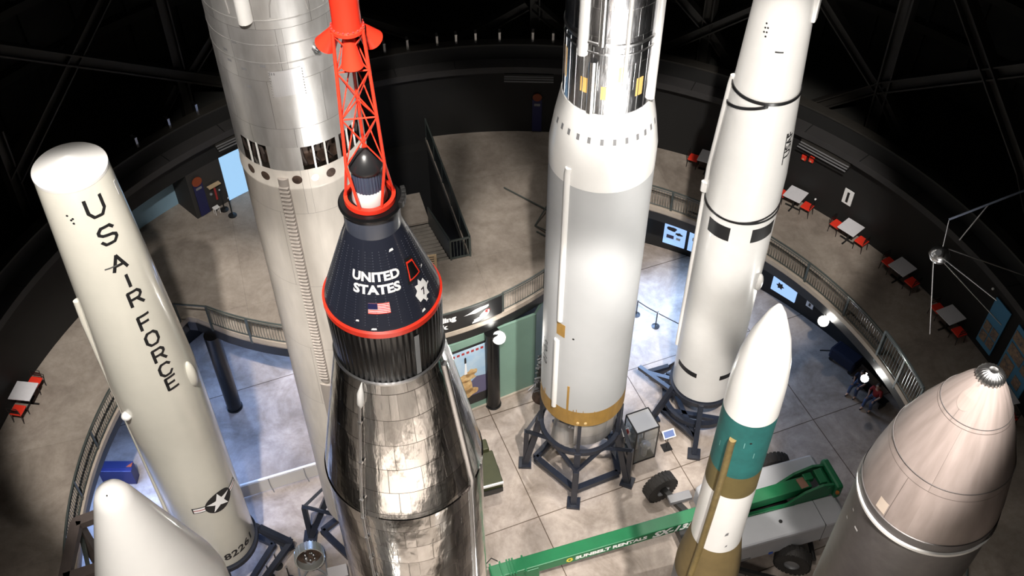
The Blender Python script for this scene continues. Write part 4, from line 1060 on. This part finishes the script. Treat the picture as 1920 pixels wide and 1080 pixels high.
MB().box((-1.9, 1.6, .9), (.9, .35, .2)).build('tool_box', M['hub'], bl, bevel=.03)

# ------------------------------------------------------------------ floor exhibits
r = thing('display_case', 'black framed glass display case holding a silver flight suit', 'display case', (5.05, 23.92, 0), rad(22))
sx, sy, sz = .95, .95, 2.1
g = MB()
for x in (-sx / 2, sx / 2):
    for y in (-sy / 2, sy / 2): g.box((x, y, sz / 2), (.04, .04, sz))
for z in (.03, sz):
    for s_ in (-1, 1): g.box((0, s_ * sy / 2, z), (sx, .04, .05)); g.box((s_ * sx / 2, 0, z), (.04, sy, .05))
g.build('frame', M['black'], r); MB().box((0, 0, .04), (sx, sy, .06)).build('base', mat('dark_base', (.05, .055, .04), .6), r)
MB().box((0, 0, sz - .01), (sx - .05, sy - .05, .02)).build('top', mat('frosted_top', (.45, .46, .48), .35), r)
for i, (x, y, a) in enumerate(((-sx / 2, 0, 0), (sx / 2, 0, 0), (0, -sy / 2, 1), (0, sy / 2, 1))):
    MB().box((x, y, sz / 2), (.008, sy - .06, sz - .12) if not a else (sx - .06, .008, sz - .12)).build('glass_pane', M['glass'], r)
su = thing('flight_suit', 'silver flight suit standing inside the glass display case', 'suit', (4.85, 23.95, .07), rad(22))
MB().tube([(-.12, 0, .05), (-.11, .02, .5), (-.05, 0, .85)], [.07, .085, .1], 12).tube([(.12, 0, .05), (.11, .02, .5), (.05, 0, .85)], [.07, .085, .1], 12).build('trousers', M['suit'], su, True)
MB().tube([(0, 0, .8), (0, 0, 1.1), (0, 0, 1.42), (0, 0, 1.5)], [.15, .17, .2, .09], 16).tube([(-.2, 0, 1.4), (-.27, .03, 1.1), (-.25, -.08, .85)], [.07, .06, .05], 10).tube([(.2, 0, 1.4), (.27, .03, 1.1), (.25, -.08, .85)], [.07, .06, .05], 10).build('jacket', M['suit'], su, True)
MB().sphere((0, 0, 1.62), .13).build('helmet', M['white'], su, True)
mc = tag(MB().tube([(5.25, 23.75, .07), (5.25, 23.75, .6)], .12).tube([(5.25, 23.75, .6), (5.3, 23.8, .75)], .2, 14).sphere((5.2, 23.6, .9), .09).build('equipment_exhibit', M['suit'], smooth=True), 'dark metal flight equipment at the right inside the glass case', 'exhibit')
def sign(x, y, h, w_, d_, label, m, rz=rad(20)):
    r = thing('floor_sign', label, 'sign', (x, y, 0), rz)
    MB().box((0, 0, .015), (.38, .38, .03)).build('base', M['black'], r); MB().tube([(0, 0, .02), (0, 0, h)], .02, 8).build('post', M['black'], r)
    R = Matrix.Rotation(rad(-35), 3, 'X').to_3x3()
    MB().box((0, 0, h), (w_, d_, .02), R=Matrix.Rotation(rad(35), 3, 'X')).build('board', M['wink'], r)
    MB().box((0, -.012, h + .012), (w_ - .1, d_ - .09, .012), R=Matrix.Rotation(rad(35), 3, 'X')).build('panel', m, r)
sign(6.2, 24.1, .95, .52, .34, 'small blue sign on a square black base beside the display case', mat('sign_blue', (.12, .18, .4), .5))
sign(4.5, 24.05, 1.15, .36, .3, 'small red sign left of the display case', mat('sign_red', (.6, .06, .05), .5))
# rope stanchions
def stanchion(x, y, label, group=None, z=0, h=.98):
    r = thing('stanchion', label, 'stanchion', (x, y, z), 0, group)
    MB().lathe([(0, 0), (.18, 0), (.18, .02), (.05, .05), (0, .05)], 24).build('base', M['blackmetal'], r); MB().tube([(0, 0, .03), (0, 0, h)], .025, 10).build('post', M['blackmetal'], r)
    MB().sphere((0, 0, h), .045, n=12).build('cap', M['steelbr'], r); return r
stanchion(6.34, 30.47, 'rope post on the floor between the grey and the plain white rocket')
stanchion(5.54, 31.15, 'rope post just behind the edge of the grey rocket')
for a, b, lb in (((5.54, 31.15), (6.34, 30.47), 'black belt between the two rope posts behind the grey rocket'), ((6.34, 30.47), (7.9, 29.4), 'black belt running from the rope post to the plain white rocket')):
    tag(MB().tube([(a[0] + (b[0] - a[0]) * .035, a[1] + (b[1] - a[1]) * .035, .9), ((a[0] + b[0]) / 2, (a[1] + b[1]) / 2, .87), (a[0] + (b[0] - a[0]) * .965, a[1] + (b[1] - a[1]) * .965, .9)], .022, 6).build('rope', M['blackmetal']), lb, 'rope')
stanchion(-8.62, 18.88, 'rope post on a grey disc, farthest of the three by the engine exhibit')
stanchion(-8.83, 18.42, 'rope post left of the engine exhibit, leftmost of the three')
stanchion(-8.1, 18.35, 'rope post closest to the engine exhibit')
stanchion(-11.55, 31.9, 'rope post on a dark disc in front of the lit blue opening', z=ZM)
stanchion(-11.95, 32.25, 'taller rope post against the lit blue opening', z=ZM, h=1.1)
# low white barrier
r = thing('barrier_rail', 'low white rail on bent posts across the left floor', 'barrier')
a, b = Vector((-11.9, 21.2, 0)), Vector((-7.1, 22.95, 0))
MB().tube([a + Vector((0, 0, .9)), b + Vector((0, 0, .9))], .05, 8).build('rail', M['wink'], r)
for t in (.02, .27, .53, .8, .98):
    p = a.lerp(b, t); MB().tube([p + Vector((0, 0, .85)), p + Vector((.02, -.02, .3)), p + Vector((.12, -.1, .02))], .02, 8).build('post', M['hub'], r)
MB().bar(a + Vector((0, 0, .42)), b + Vector((0, 0, .42)), .01, .72).build('clear_panel', mat('pale_panel', (.5, .48, .46), .5), r)
# engine exhibit
r = thing('engine_exhibit', 'round engine with a ribbed grey rim on a steel trolley', 'engine', (-7.35, 18.85, 0), rad(15))
T = Matrix.Translation((0, 0, .85)) @ Matrix.Rotation(rad(72), 4, 'X')
g = MB(); g.lathe([(.48, -.2), (.52, -.2), (.52, .22), (.48, .22)], 48, close=True)
for k in range(30): g.box(P(k * 12, .53, 0), (.03, .03, .42), rad(k * 12))
bmesh.ops.transform(g.bm, matrix=T, verts=g.bm.verts); g.build('casing', mat('pale_casing', (.5, .52, .5), .35, metal=.6), r, True)
g = MB(); g.lathe([(0, -.15), (.47, -.12)], 32); bmesh.ops.transform(g.bm, matrix=T, verts=g.bm.verts); g.build('core', M['interior'], r)
g = MB()
for k in range(9):
    a = k * 40; g.sphere(P(a, random.uniform(.1, .35), random.uniform(-.05, .08)), random.uniform(.05, .09), n=10)
bmesh.ops.transform(g.bm, matrix=T, verts=g.bm.verts); g.build('fittings', M['steelbr'], r, True)
g = MB()
for a, b in (((-.5, -.5, .1), (.5, .3, .6)), ((.5, -.5, .1), (-.5, .3, .6)), ((-.5, -.5, .1), (-.5, .5, .1)), ((.5, -.5, .1), (.5, .5, .1)), ((-.5, -.5, .1), (.5, -.5, .1)), ((-.5, .5, .1), (.5, .5, .1)), ((-.45, .4, .1), (-.4, .3, .8)), ((.45, .4, .1), (.4, .3, .8))): g.bar(a, b, .06)
for x in (-.5, .5):
    for y in (-.5, .5): g.tube([(x - .04, y, .06), (x + .04, y, .06)], .06, 12)
g.build('trolley', M['hub'], r)
r = thing('reader_board', 'grey sloping reader board beside the engine exhibit', 'sign', (-6.25, 18.2, 0), rad(15))
MB().box((0, 0, .9), (.7, .42, .03), R=Matrix.Rotation(rad(20), 3, 'X')).build('board', mat('board_grey', (.28, .27, .28), .5), r); MB().box((0, 0, .44), (.08, .08, .88)).build('post', M['blackmetal'], r)
MB().box((0, 0, .015), (.4, .4, .03)).build('base', M['blackmetal'], r)
# olive trailer behind the chrome rocket
r = thing('trailer', 'olive drab trailer mostly hidden behind the chrome rocket', 'trailer', (-1.15, 22.4, 0), rad(17))
MB().box((0, 0, .8), (1.25, 1.5, .5)).build('body', M['oliveveh'], r, bevel=.04)
MB().box((.0, -.77, 1.0), (1.25, .06, .1)).build('white_strip', M['wink'], r); MB().box((0, -.8, .6), (1.2, .05, .25)).build('bumper', M['blackmetal'], r)
MB().box((.1, .95, .9), (.8, .5, .7)).build('equipment_box', M['oliveveh'], r, bevel=.05)
for x in (-.6, .6):
    MB().tube([(x - .1, .1, .33), (x + .1, .1, .33)], .33, 24).build('wheel', M['tyre'], r)
# machinery by the green partition
r = thing('engine_exhibit', 'dark tangled engine exhibit in the shade beside the green partition', 'engine', (1.25, 26.6, 0))
g = MB(); rn = random.Random(5)
for k in range(34):
    p = Vector((rn.uniform(-.35, .35), rn.uniform(-.35, .4), rn.uniform(.4, 2.6))); q = p + Vector((rn.uniform(-.3, .3), rn.uniform(-.3, .3), rn.uniform(-.4, .4))); q.z = max(.3, q.z); g.tube([p, (p + q) / 2 + Vector((.08, .05, 0)), q], rn.uniform(.02, .06), 8)
g.build('pipes', M['hub'], r, True)
MB().tube([(0, 0, .5), (0, 0, 2.6)], [.28, .2], 20).build('core', M['blackmetal'], r, True); MB().lathe([(.2, .8), (.35, .4), (.42, .02)], 28).build('nozzle', M['interior'], r, True)
# blue box sign under the left gallery
r = thing('kiosk', 'low dark blue kiosk with an orange corner on the blue lit floor', 'kiosk', (-15.3, 22.6, 0), 0)
MB().box((0, 0, .45), (1.3, .42, .9)).build('cabinet', M['navyblue'], r, bevel=.02); MB().box((0, .1, .91), (1.24, .3, .04)).build('top', mat('dark_navy', (.015, .02, .07), .4), r)
MB().poly([(.42, -.02), (.62, -.02), (.62, .18)], .93, .95).build('orange_corner', M['orange'], r)

# ------------------------------------------------------------------ tables and chairs on the gallery
TZ = ZM
tab = None; chair = None
def make_table():
    r = thing('square_table', '', 'table')
    MB().box((0, 0, .74), (.78, .78, .035)).build('tabletop', M['table'], r, bevel=.008); MB().tube([(0, 0, .03), (0, 0, .73)], .035, 10).build('pedestal', M['blackmetal'], r)
    g = MB(); g.bar((-.33, 0, .03), (.33, 0, .03), .06, .04); g.bar((0, -.33, .03), (0, .33, .03), .06, .04); g.build('base', M['blackmetal'], r); return r
def make_chair():
    r = thing('chair', '', 'chair')
    MB().box((0, 0, .45), (.43, .43, .07)).build('seat', M['redseat'], r, bevel=.025)
    for x in (-.19, .19):
        MB().tube([(x, -.19, 0), (x, -.18, .42)], .014, 6).build('leg', M['blackmetal'], r)
        MB().tube([(x, .22, 0), (x, .19, .42), (x, .23, .84)], .014, 6).build('leg', M['blackmetal'], r)
    g = MB(); g.tube([(-.19, .23, .84), (.19, .23, .84)], .014, 6)
    for z in (.6, .72): g.bar((-.19, .215, z), (.19, .215, z), .012, .05)
    g.build('backrest', M['blackmetal'], r); return r
names = ['left wall', 'wall left of the plain white rocket', 'wall right of the plain white rocket', 'wall below the white notice', 'wall left of the satellite', 'wall under the satellite antennas', 'blue photo panels']
tpos = [(-17.15, 22.35), (8.44, 34.85), (11.70, 32.42), (13.6, 30.5), (15.1, 28.3), (16.3, 25.85), (17.05, 22.1)]
whof = [('upper', 'lower'), ('left', 'right'), ('left', 'right'), ('left', 'right'), ('left', 'right'), ('left', 'right'), ('upper', 'lower')]
for i, (x, y) in enumerate(tpos):
    # keep the chairs clear of the wall
    q = Vector((x - CX, y - CY)); L_ = min(q.length, 17.35); q = q.normalized() * L_; x, y = CX + q.x, CY + q.y
    a = math.atan2(q.y, q.x)
    if tab is None: t = make_table(); tab = t
    else: t = dup(tab, (0, 0, 0), 0)
    t.location = (x, y, TZ); t.rotation_euler = (0, 0, a + rad(3)); t['label'] = 'square grey table by the ' + names[i]
    tv = Vector((-sin(a), cos(a)))
    for s_ in (-1, 1):
        if chair is None: c = make_chair(); chair = c
        else: c = dup(chair, (0, 0, 0), 0)
        off = .62
        p = Vector((x, y)) + tv * s_ * off
        c.location = (p.x, p.y, TZ); c.rotation_euler = (0, 0, a + (0 if s_ > 0 else pi)); 
        up = whof[i][0 if s_ > 0 else 1]
        c['label'] = 'red chair, %s side of table by the %s' % (up, names[i])

# ------------------------------------------------------------------ wall mounted things
def wallframe(th_, z): return Vector(on(th_, RW - .03, z)), Vector((-cos(th_), -sin(th_), 0)), Vector((sin(th_), -cos(th_), 0))
def wallthing(name, label, cat, x, y, z):
    a = ang(x, y); return thing(name, label, cat, on(a, RW - .04, z), a - pi / 2)   # local -Y faces the hall, +X to the right seen from it
r = wallthing('wall_sign', 'dark blue banner with an orange disc at the edge of the left opening', 'sign', -12.62, 31.9, ZM)
MB().box((0, -.02, .95), (.42, .04, 1.75)).build('banner', M['navyblue'], r); MB().tube([(0, -.06, 1.85), (0, -.02, 1.85)], .22, 24).build('disc', M['orange'], r)
put(MB().box((0, -.05, 1.5), (.26, .02, .1)), 'text_block', M['hub'], r)
r = wallthing('wall_sign', 'dark blue banner with an orange disc on the far wall left of the grey rocket', 'sign', 1.1, 37.3, ZM)
MB().box((0, -.02, .95), (.42, .04, 1.75)).build('banner', M['navyblue'], r); MB().tube([(0, -.06, 1.95), (0, -.02, 1.95)], .2, 24).build('disc', M['orange'], r)
put(MB().box((0, -.05, 1.55), (.26, .02, .12)), 'text_block', M['hub'], r)
r = wallthing('wall_shelf', 'small wooden wall shelf with a red strut above a white stool', 'shelf', -12.2, 32.35, ZM)
MB().box((0, -.15, 1.35), (.55, .2, .04)).build('shelf', M['tan'], r); MB().box((.02, -.06, .9), (.08, .05, .8)).build('strut', M['shirt'], r); MB().sphere((-.2, -.1, .95), .07, n=10).build('dial', M['hub'], r)
r = wallthing('stool', 'small white stool below the wooden wall shelf', 'stool', -12.42, 32.12, ZM)
MB().box((.1, -.25, .32), (.26, .2, .03)).build('seat', M['white'], r)
for x in (0, .2):
    for y in (-.33, -.17): MB().tube([(x, y, 0), (x, y, .32)], .015, 6).build('leg', M['white'], r)
r = wallthing('wall_notice', 'white framed notice with a dark strip above a table on the right wall', 'notice', 13.38, 31.31, ZM + 1.2)
MB().box((0, -.02, .35), (.42, .04, .72)).build('board', M['wink'], r); MB().box((0, -.05, .35), (.1, .02, .5)).build('dark_strip', M['ink'], r)
for i, (x, y, z, lb) in enumerate(((11.8, 32.88, 7.71, 'small red alarm box on the dark wall, left one of the pair'), (12.04, 32.66, 7.78, 'small red alarm box on the dark wall, right one of the pair'))):
    r = wallthing('alarm_box', lb, 'alarm', x, y, z); MB().box((0, -.06, 0), (.2, .12, .26)).build('box', M['redseat'], r, bevel=.02); MB().box((0, -.13, -.06), (.07, .02, .05)).build('label_plate', M['tan'], r)
for x, y, z, lb in ((12.48, 32.25, 5.95, 'small white socket low on the wall near the second right table'), (16.93, 25.29, 8.15, 'small white sensor high on the right wall')):
    tag(MB().sphere(on(ang(x, y), RW - .06, z), .05, n=10).build('wall_fitting', M['wink']), lb, 'fitting')
def louvre(x0, y0, x1, y1, z, label):
    a0, a1 = ang(x0, y0), ang(x1, y1); r = thing('air_grille', label, 'grille')
    p, q = Vector(on(a0, 17.5, z)), Vector(on(a1, 17.5, z)); d = (q - p).normalized(); inn = Vector((CX, CY, z)) - (p + q) / 2; inn.z = 0; inn.normalize()
    MB().bar(p, q, .28, .22).build('housing', M['beam'], r)
    g = MB()
    for k in range(3): g.bar(p + inn * (.16 + k * .1) + Vector((0, 0, -.05 * k)), q + inn * (.16 + k * .1) + Vector((0, 0, -.05 * k)), .05, .03)
    g.build('blades', M['hub'], r)
louvre(11.7, 32.95, 13.3, 31.4, 8.75, 'long grey air grille under the ledge on the right wall')
louvre(-.33, 37.24, 1.78, 37.17, 8.8, 'long dark air grille under the ledge on the far wall')
louvre(-11.91, 32.58, -10.5, 33.7, 8.8, 'long dark air grille under the ledge above the lit blue opening')
# blue photo panels on the right wall
r = wallthing('photo_board', 'tall blue board with photographs, left of the two on the right wall', 'photo board', 17.15, 24.6, 5.75)
MB().box((0, -.02, 1.15), (.85, .04, 2.3)).build('board', M['blueboard'], r)
for k, (x, z) in enumerate(((-.2, .45), (.2, .45), (-.2, .95), (.2, .95))): MB().box((x, -.05, z), (.34, .02, .42)).build('photograph', M['photo'], r)
r = wallthing('photo_board', 'wide blue board with photographs behind the silver tip of the brown nose', 'photo board', 17.55, 23.0, 5.75)
MB().box((0, -.02, 1.15), (1.5, .04, 2.3)).build('board', M['blueboard'], r)
for x, z, w_, h_ in ((-.1, 1.85, 1.2, .45), (-.25, 1.25, .8, .5), (.4, 1.1, .35, .35), (-.35, .5, .6, .7), (.35, .4, .4, .45)): MB().box((x, -.05, z), (w_, .02, h_)).build('photograph', M['photo'], r)
# lit panels under the right gallery
def lowpanel(x, y, z, w_, h_, label, kind):
    a = ang(x, y); r = thing('exhibit_screen', label, 'screen', on(a, 17.30, z), a - pi / 2)
    MB().box((0, 0, h_ / 2), (w_, .06, h_)).build('screen', M['screen'], r); return r
r = lowpanel(7.65, 35.3, .45, 1.05, 1.35, 'lit blue panel with dark pictures under the gallery, left of the pair', 0)
MB().poly(blob(-.15, 1.0, .24, .13, 0, seed=21), .0, .02, Matrix(((1, 0, 0, 0), (0, 0, -1, -.04), (0, 1, 0, 0), (0, 0, 0, 1)))).poly(blob(.2, .8, .16, .08, 0, seed=22), .0, .02, Matrix(((1, 0, 0, 0), (0, 0, -1, -.04), (0, 1, 0, 0), (0, 0, 0, 1)))).build('picture', M['ink'], r)
MB().box((-.2, -.04, .5), (.35, .02, .2)).build('caption_box', M['hill'], r); MB().box((.2, -.04, .48), (.2, .02, .14)).build('caption', M['wink'], r)
r = lowpanel(8.75, 34.75, .45, 1.05, 1.35, 'lit blue panel at the edge of the plain white rocket, right of the pair', 0)
MB().box((-.2, -.04, .8), (.3, .02, .2)).build('caption', M['wink'], r)
r = lowpanel(12.3, 32.1, .45, 1.25, .8, 'wide lit screen with a dark star shape under the right gallery', 1)
bm_ = []
for k in range(12): a = k * pi / 6; q = (.2, .12)[k % 2]; bm_.append((-.2 + q * cos(a), .5 + q * sin(a)))
MB().poly(bm_, 0, .02, Matrix(((1, 0, 0, 0), (0, 0, -1, -.04), (0, 1, 0, 0), (0, 0, 0, 1)))).build('picture', M['ink'], r)
r = thing('wall_notice', 'small white notice under the right gallery beside the lamp', 'notice', on(ang(13.2, 31.05), 17.30, .75), ang(13.2, 31.05) - pi / 2)
MB().box((0, 0, .16), (.36, .03, .32)).build('board', M['wink'], r); MB().box((0, -.02, .18), (.1, .02, .16)).build('picture', M['ink'], r)
a = ang(5.9, 35.7); r = thing('exhibit_screen', 'pale blue lit panel at the right edge of the grey rocket', 'screen', on(a, 17.1, .3), a - pi / 2)
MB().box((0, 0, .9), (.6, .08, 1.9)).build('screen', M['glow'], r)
# tan sign by the stairs
r = thing('floor_sign', 'tan printed sign board standing at the head of the stairs', 'sign', (-3.2, 28.45, ZM), rad(10))
MB().box((0, 0, .7), (.6, .05, 1.0)).build('board', M['tan'], r); MB().box((-.25, 0, .1), (.04, .3, .2)).build('foot', M['blackmetal'], r); MB().box((.25, 0, .1), (.04, .3, .2)).build('foot', M['blackmetal'], r)
g = MB()
for k in range(4): g.box((0, -.03, 1.1 - k * .12), (.4, .01, .03))
g.build('text_lines', M['ink'], r)
# pipe barrier lying near the grey rocket
r = thing('pipe_barrier', 'thin folding pipe barrier on the gallery floor left of the grey rocket', 'barrier')
g = MB()
for a, b in (((-.34, 33.5, .1), (1.5, 32.1, .1)), ((.94, 31.24, .06), (1.5, 32.1, .5)), ((.94, 31.24, .06), (1.7, 30.5, .3)), ((1.0, 30.9, .06), (1.8, 30.3, .06))): g.tube([(a[0], a[1], ZM + a[2]), (b[0], b[1], ZM + b[2])], .03, 8)
g.build('pipes', M['rail'], r)

# ------------------------------------------------------------------ spot lamps hung under the gallery edge
def lamp(x, y, z, label, rad_=.13, col=None, power=60):
    r = thing('spotlight', label, 'lamp', (x, y, z)); d = (Vector((0, 0, 36)) - Vector((x, y, z))).normalized()
    MB().tube([-d * .28, -d * .02], [rad_ * .8, rad_ * 1.15], 24).build('housing', M['blackmetal'], r)
    MB().tube([d * 0.0 - d * .02, d * .015], rad_, 24).build('lens', col or M['lamp'], r)
    MB().bar(-d * .2, (0, 0, .35), .05, .03).build('yoke', M['blackmetal'], r)
    l = bpy.data.lights.new('lamp_light', 'SPOT'); l.energy = power; l.spot_size = rad(140); l.spot_blend = .6; l.shadow_soft_size = rad_; l.color = (1, .96, .88)
    o = bpy.data.objects.new('lamp_light', l); COL.objects.link(o); o.parent = r; o.location = d * .1; o.rotation_euler = d.to_track_quat('-Z', 'Y').to_euler()
lamp(-.5, 26.05, 4.55, 'glaring spotlight beside the black column and green partition', .24, power=250)
lamp(12.15, 27.05, 4.35, 'glaring spotlight under the right gallery edge beside the white notice', .2, power=200)
lamp(13.3, 24.55, 3.95, 'smaller bluish spotlight under the gallery gate', .14, mat('cool_lens', (1, 1, 1), .3, emit=((.8, .93, 1), 50)), power=160)

def uplight(x, y, z, tgt, power, label, col=(1, .97, .92), ang_=50):
    r = thing('spotlight', label, 'lamp', (x, y, z)); d = (Vector(tgt) - Vector((x, y, z))).normalized()
    MB().tube([-d * .28, -d * .02], [.11, .16], 24).build('housing', M['blackmetal'], r)
    MB().tube([-d * .02, d * .015], .15, 24).build('lens', M['lamp'], r)
    MB().tube([(0, 0, -1.2), (0, 0, 0)], .03, 8).build('yoke', M['blackmetal'], r)
    l = bpy.data.lights.new('lamp_light', 'SPOT'); l.energy = power; l.spot_size = rad(ang_); l.spot_blend = .5; l.shadow_soft_size = .25; l.color = col
    o = bpy.data.objects.new('lamp_light', l); COL.objects.link(o); o.parent = r; o.location = d * .1; o.rotation_euler = d.to_track_quat('-Z', 'Y').to_euler()
uplight(5.4, 5.5, 6.8, (-.5, 22, 22), 26000, 'upward spotlight on the near gallery rail, aimed at the grey rocket', ang_=24)
uplight(4.3, 4.9, 6.8, (-5.5, 20, 20), 6000, 'second upward spotlight on the near gallery rail, aimed at the silver rocket', ang_=30)
uplight(-4.6, 5.8, 6.8, (-5, 20, 18), 5000, 'upward spotlight on the near gallery rail, aimed at the silver rocket')
uplight(11.3, 9.9, 6.8, (7, 26, 16), 5000, 'upward spotlight on the right near gallery rail, aimed at the white rocket')

# ------------------------------------------------------------------ hanging satellite
sp = thing('satellite', 'polished metal ball satellite with four long antennas hanging over the right gallery', 'satellite', (12.83, 22.28, 13.0))
MB().sphere((0, 0, 0), .29, n=48).build('shell', mat('polished_ball', (.75, .75, .77), .28, metal=1, var=.2, scale=4), sp, True)
MB().lathe([(.285, -.03), (.305, -.03), (.305, .03), (.285, .03)], 48, close=True).build('belt', M['steelbr'], sp, True)
th0 = rad(47.698)
cv = lambda r_, u, f: Vector((r_, u * sin(th0) + f * cos(th0), u * cos(th0) - f * sin(th0)))
for sr, su_, sf, e in ((-.22, -.15, -.1, (.06, -2.42, .9)), (.12, -.24, -.05, (1.72, -2.1, -.3)), (-.02, -.1, -.27, (.85, -1.35, -1.9)), (.2, .2, 0, (3.0, -.75, .2))):
    s_ = cv(sr, su_, sf); MB().tube([s_, cv(*e)], [.022, .016], 8).build('antenna', M['steelbr'], sp, True)
MB().tube([cv(-.15, .05, -.26), cv(-.15, .05, -.29)], .09, 16).build('port', M['hub'], sp)
tag(MB().tube([(12.84, 22.30, 13.31), (12.86, 22.6, 14.12)], .012, 6).build('wire', M['steelbr']), 'thin wire holding up the ball satellite', 'wire')
r = thing('wall_bracket', 'thin steel arm reaching out over the gallery to carry the satellite', 'bracket')
MB().tube([(12.86, 22.62, 14.14), (14.9, 22.8, 15.2), (18.0, 23.4, 16.8), (23.9, 24.5, 19.5)], .035, 8).build('arm', mat('blue_grey_steel', (.2, .23, .32), .4, metal=.5), r); MB().tube([(13.3, 22.4, 13.5), (13.9, 22.72, 14.7)], .02, 8).build('stay', M['steelbr'], r)

# ------------------------------------------------------------------ people sitting under the right gallery
def person(x, y, rz, label, shirt, trousers, lean=0.0):
    r = thing('person', label, 'person', (x, y, 0), rz)
    V = {'pelvis': (0, 0, .52), 'chest': (0, .02 - lean * .5, .95), 'neck': (0, 0 - lean, 1.12), 'head': (0, -.02 - lean, 1.2),
         'hl': (-.1, -.02, .5), 'kl': (-.13, -.45, .52), 'al': (-.14, -.5, .1), 'tl': (-.15, -.66, .05), 'hr': (.1, -.02, .5), 'kr': (.13, -.43, .52), 'ar': (.16, -.4, .1), 'tr': (.17, -.56, .05),
         'sl': (-.19, 0 - lean * .8, 1.05), 'el': (-.26, -.12, .8), 'wl': (-.15, -.33, .66), 'sr': (.19, 0 - lean * .8, 1.05), 'er': (.26, -.12, .8), 'wr': (.15, -.33, .66)}
    E_ = [('pelvis', 'chest'), ('chest', 'neck'), ('neck', 'head'), ('pelvis', 'hl'), ('hl', 'kl'), ('kl', 'al'), ('al', 'tl'), ('pelvis', 'hr'), ('hr', 'kr'), ('kr', 'ar'), ('ar', 'tr'), ('chest', 'sl'), ('sl', 'el'), ('el', 'wl'), ('chest', 'sr'), ('sr', 'er'), ('er', 'wr')]
    Rr = {'pelvis': .13, 'chest': .14, 'neck': .055, 'head': .05, 'hl': .1, 'kl': .065, 'al': .045, 'tl': .04, 'hr': .1, 'kr': .065, 'ar': .045, 'tr': .04, 'sl': .06, 'el': .042, 'wl': .03, 'sr': .06, 'er': .042, 'wr': .03}
    def skin(name, keys, m, grow=0.0, root=None):
        ks = [k for k in V if k in keys]; me = bpy.data.meshes.new(name)
        me.from_pydata([V[k] for k in ks], [(ks.index(a), ks.index(b)) for a, b in E_ if a in keys and b in keys], [])
        o = bpy.data.objects.new(name, me); COL.objects.link(o); o.parent = r; me.materials.append(m)
        o.modifiers.new('skin', 'SKIN'); sv = me.skin_vertices[0].data
        for i, k in enumerate(ks): sv[i].radius = (Rr[k] + grow, Rr[k] * (.8 if k in ('chest', 'pelvis') else 1) + grow); sv[i].use_root = (k == (root or ks[0]))
        sb = o.modifiers.new('sub', 'SUBSURF'); sb.levels = 1; sb.render_levels = 2; return o
    skin('body', set(V), M['skin'], root='pelvis')
    skin('trousers', {'pelvis', 'hl', 'kl', 'al', 'hr', 'kr', 'ar'}, trousers, .018, 'pelvis')
    skin('shirt', {'pelvis', 'chest', 'sl', 'el', 'sr', 'er'}, shirt, .02, 'chest')
    hd = MB().sphere((0, -.03 - lean, 1.29), .1, (.85, 1, 1.2), 20)
    hd.sphere((0, -.13 - lean, 1.27), .018, (.8, 1.2, 1.2), 8); hd.sphere((-.088, -.02 - lean, 1.28), .024, (.5, 1, 1.2), 8); hd.sphere((.088, -.02 - lean, 1.28), .024, (.5, 1, 1.2), 8)
    ho = hd.build('head', M['skin'], r, True)
    MB().sphere((-.034, -.125 - lean, 1.305), .01, n=8).sphere((.034, -.125 - lean, 1.305), .01, n=8).build('eyes', M['ink'], ho); MB().box((0, -.125 - lean, 1.235), (.045, .012, .008)).build('mouth', M['shirt'], ho)
    MB().sphere((0, -.005 - lean, 1.325), .105, (.9, 1, 1.02), 16).build('hair', M['hair'], ho, True)
    for sx_ in (-1, 1):
        g = MB(); wx, wy, wz_ = (.15 * sx_, -.33, .66); g.sphere((wx, wy - .05, wz_ - .02), .04, (.9, 1.2, .5), 12)
        for k in range(4): g.tube([(wx + (k - 1.5) * .018, wy - .08, wz_ - .02), (wx + (k - 1.5) * .02, wy - .125 - (.01 if k in (1, 2) else 0), wz_ - .035), (wx + (k - 1.5) * .02, wy - .14, wz_ - .06)], [.0085, .008, .006], 6)
        g.tube([(wx - .035 * sx_, wy - .04, wz_ - .02), (wx - .055 * sx_, wy - .08, wz_ - .035)], [.01, .008], 6); g.build('hand', M['skin'], r, True)
    for sx_, yy in ((-.145, -.57), (.165, -.47)): MB().sphere((sx_, yy, .05), .06, (.8, 2.1, .8), 12).build('shoe', M['blackmetal'], r, True)
    return r
person(14.95, 26.25, rad(-50), 'seated person in a red top and blue jeans under the right gallery', M['shirt'], M['jeans'], .06)
person(14.5, 26.95, rad(-50), 'seated person in dark blue top and jeans behind the smaller spotlight', M['darkcloth'], M['jeans'], .1)
bn = thing('bench', 'dark bench carrying the two seated people under the right gallery', 'bench', (14.85, 26.68, 0), rad(-57))
MB().box((0, .06, .36), (1.7, .42, .05)).build('seat', M['blackmetal'], bn, bevel=.01)
for x in (-.75, .75): MB().box((x, .06, .17), (.06, .38, .34)).build('leg', M['blackmetal'], bn)
cr = thing('covered_cart', 'dark blue covered cart with a handle on the floor under the right gallery', 'cart', (14.2, 28.35, 0), rad(-50))
MB().box((0, 0, .5), (1.3, .7, .6)).build('cover', M['darkcloth'], cr, bevel=.1); MB().tube([(-.6, -.2, .5), (-1.0, -.45, .35)], .03, 8).build('handle', M['blackmetal'], cr)
for x in (-.5, .5):
    for y in (-.25, .25): MB().tube([(x, y - .03, .1), (x, y + .03, .1)], .1, 14).bar((x, y, .1), (x, y, .25), .03).build('caster', M['blackmetal'], cr)
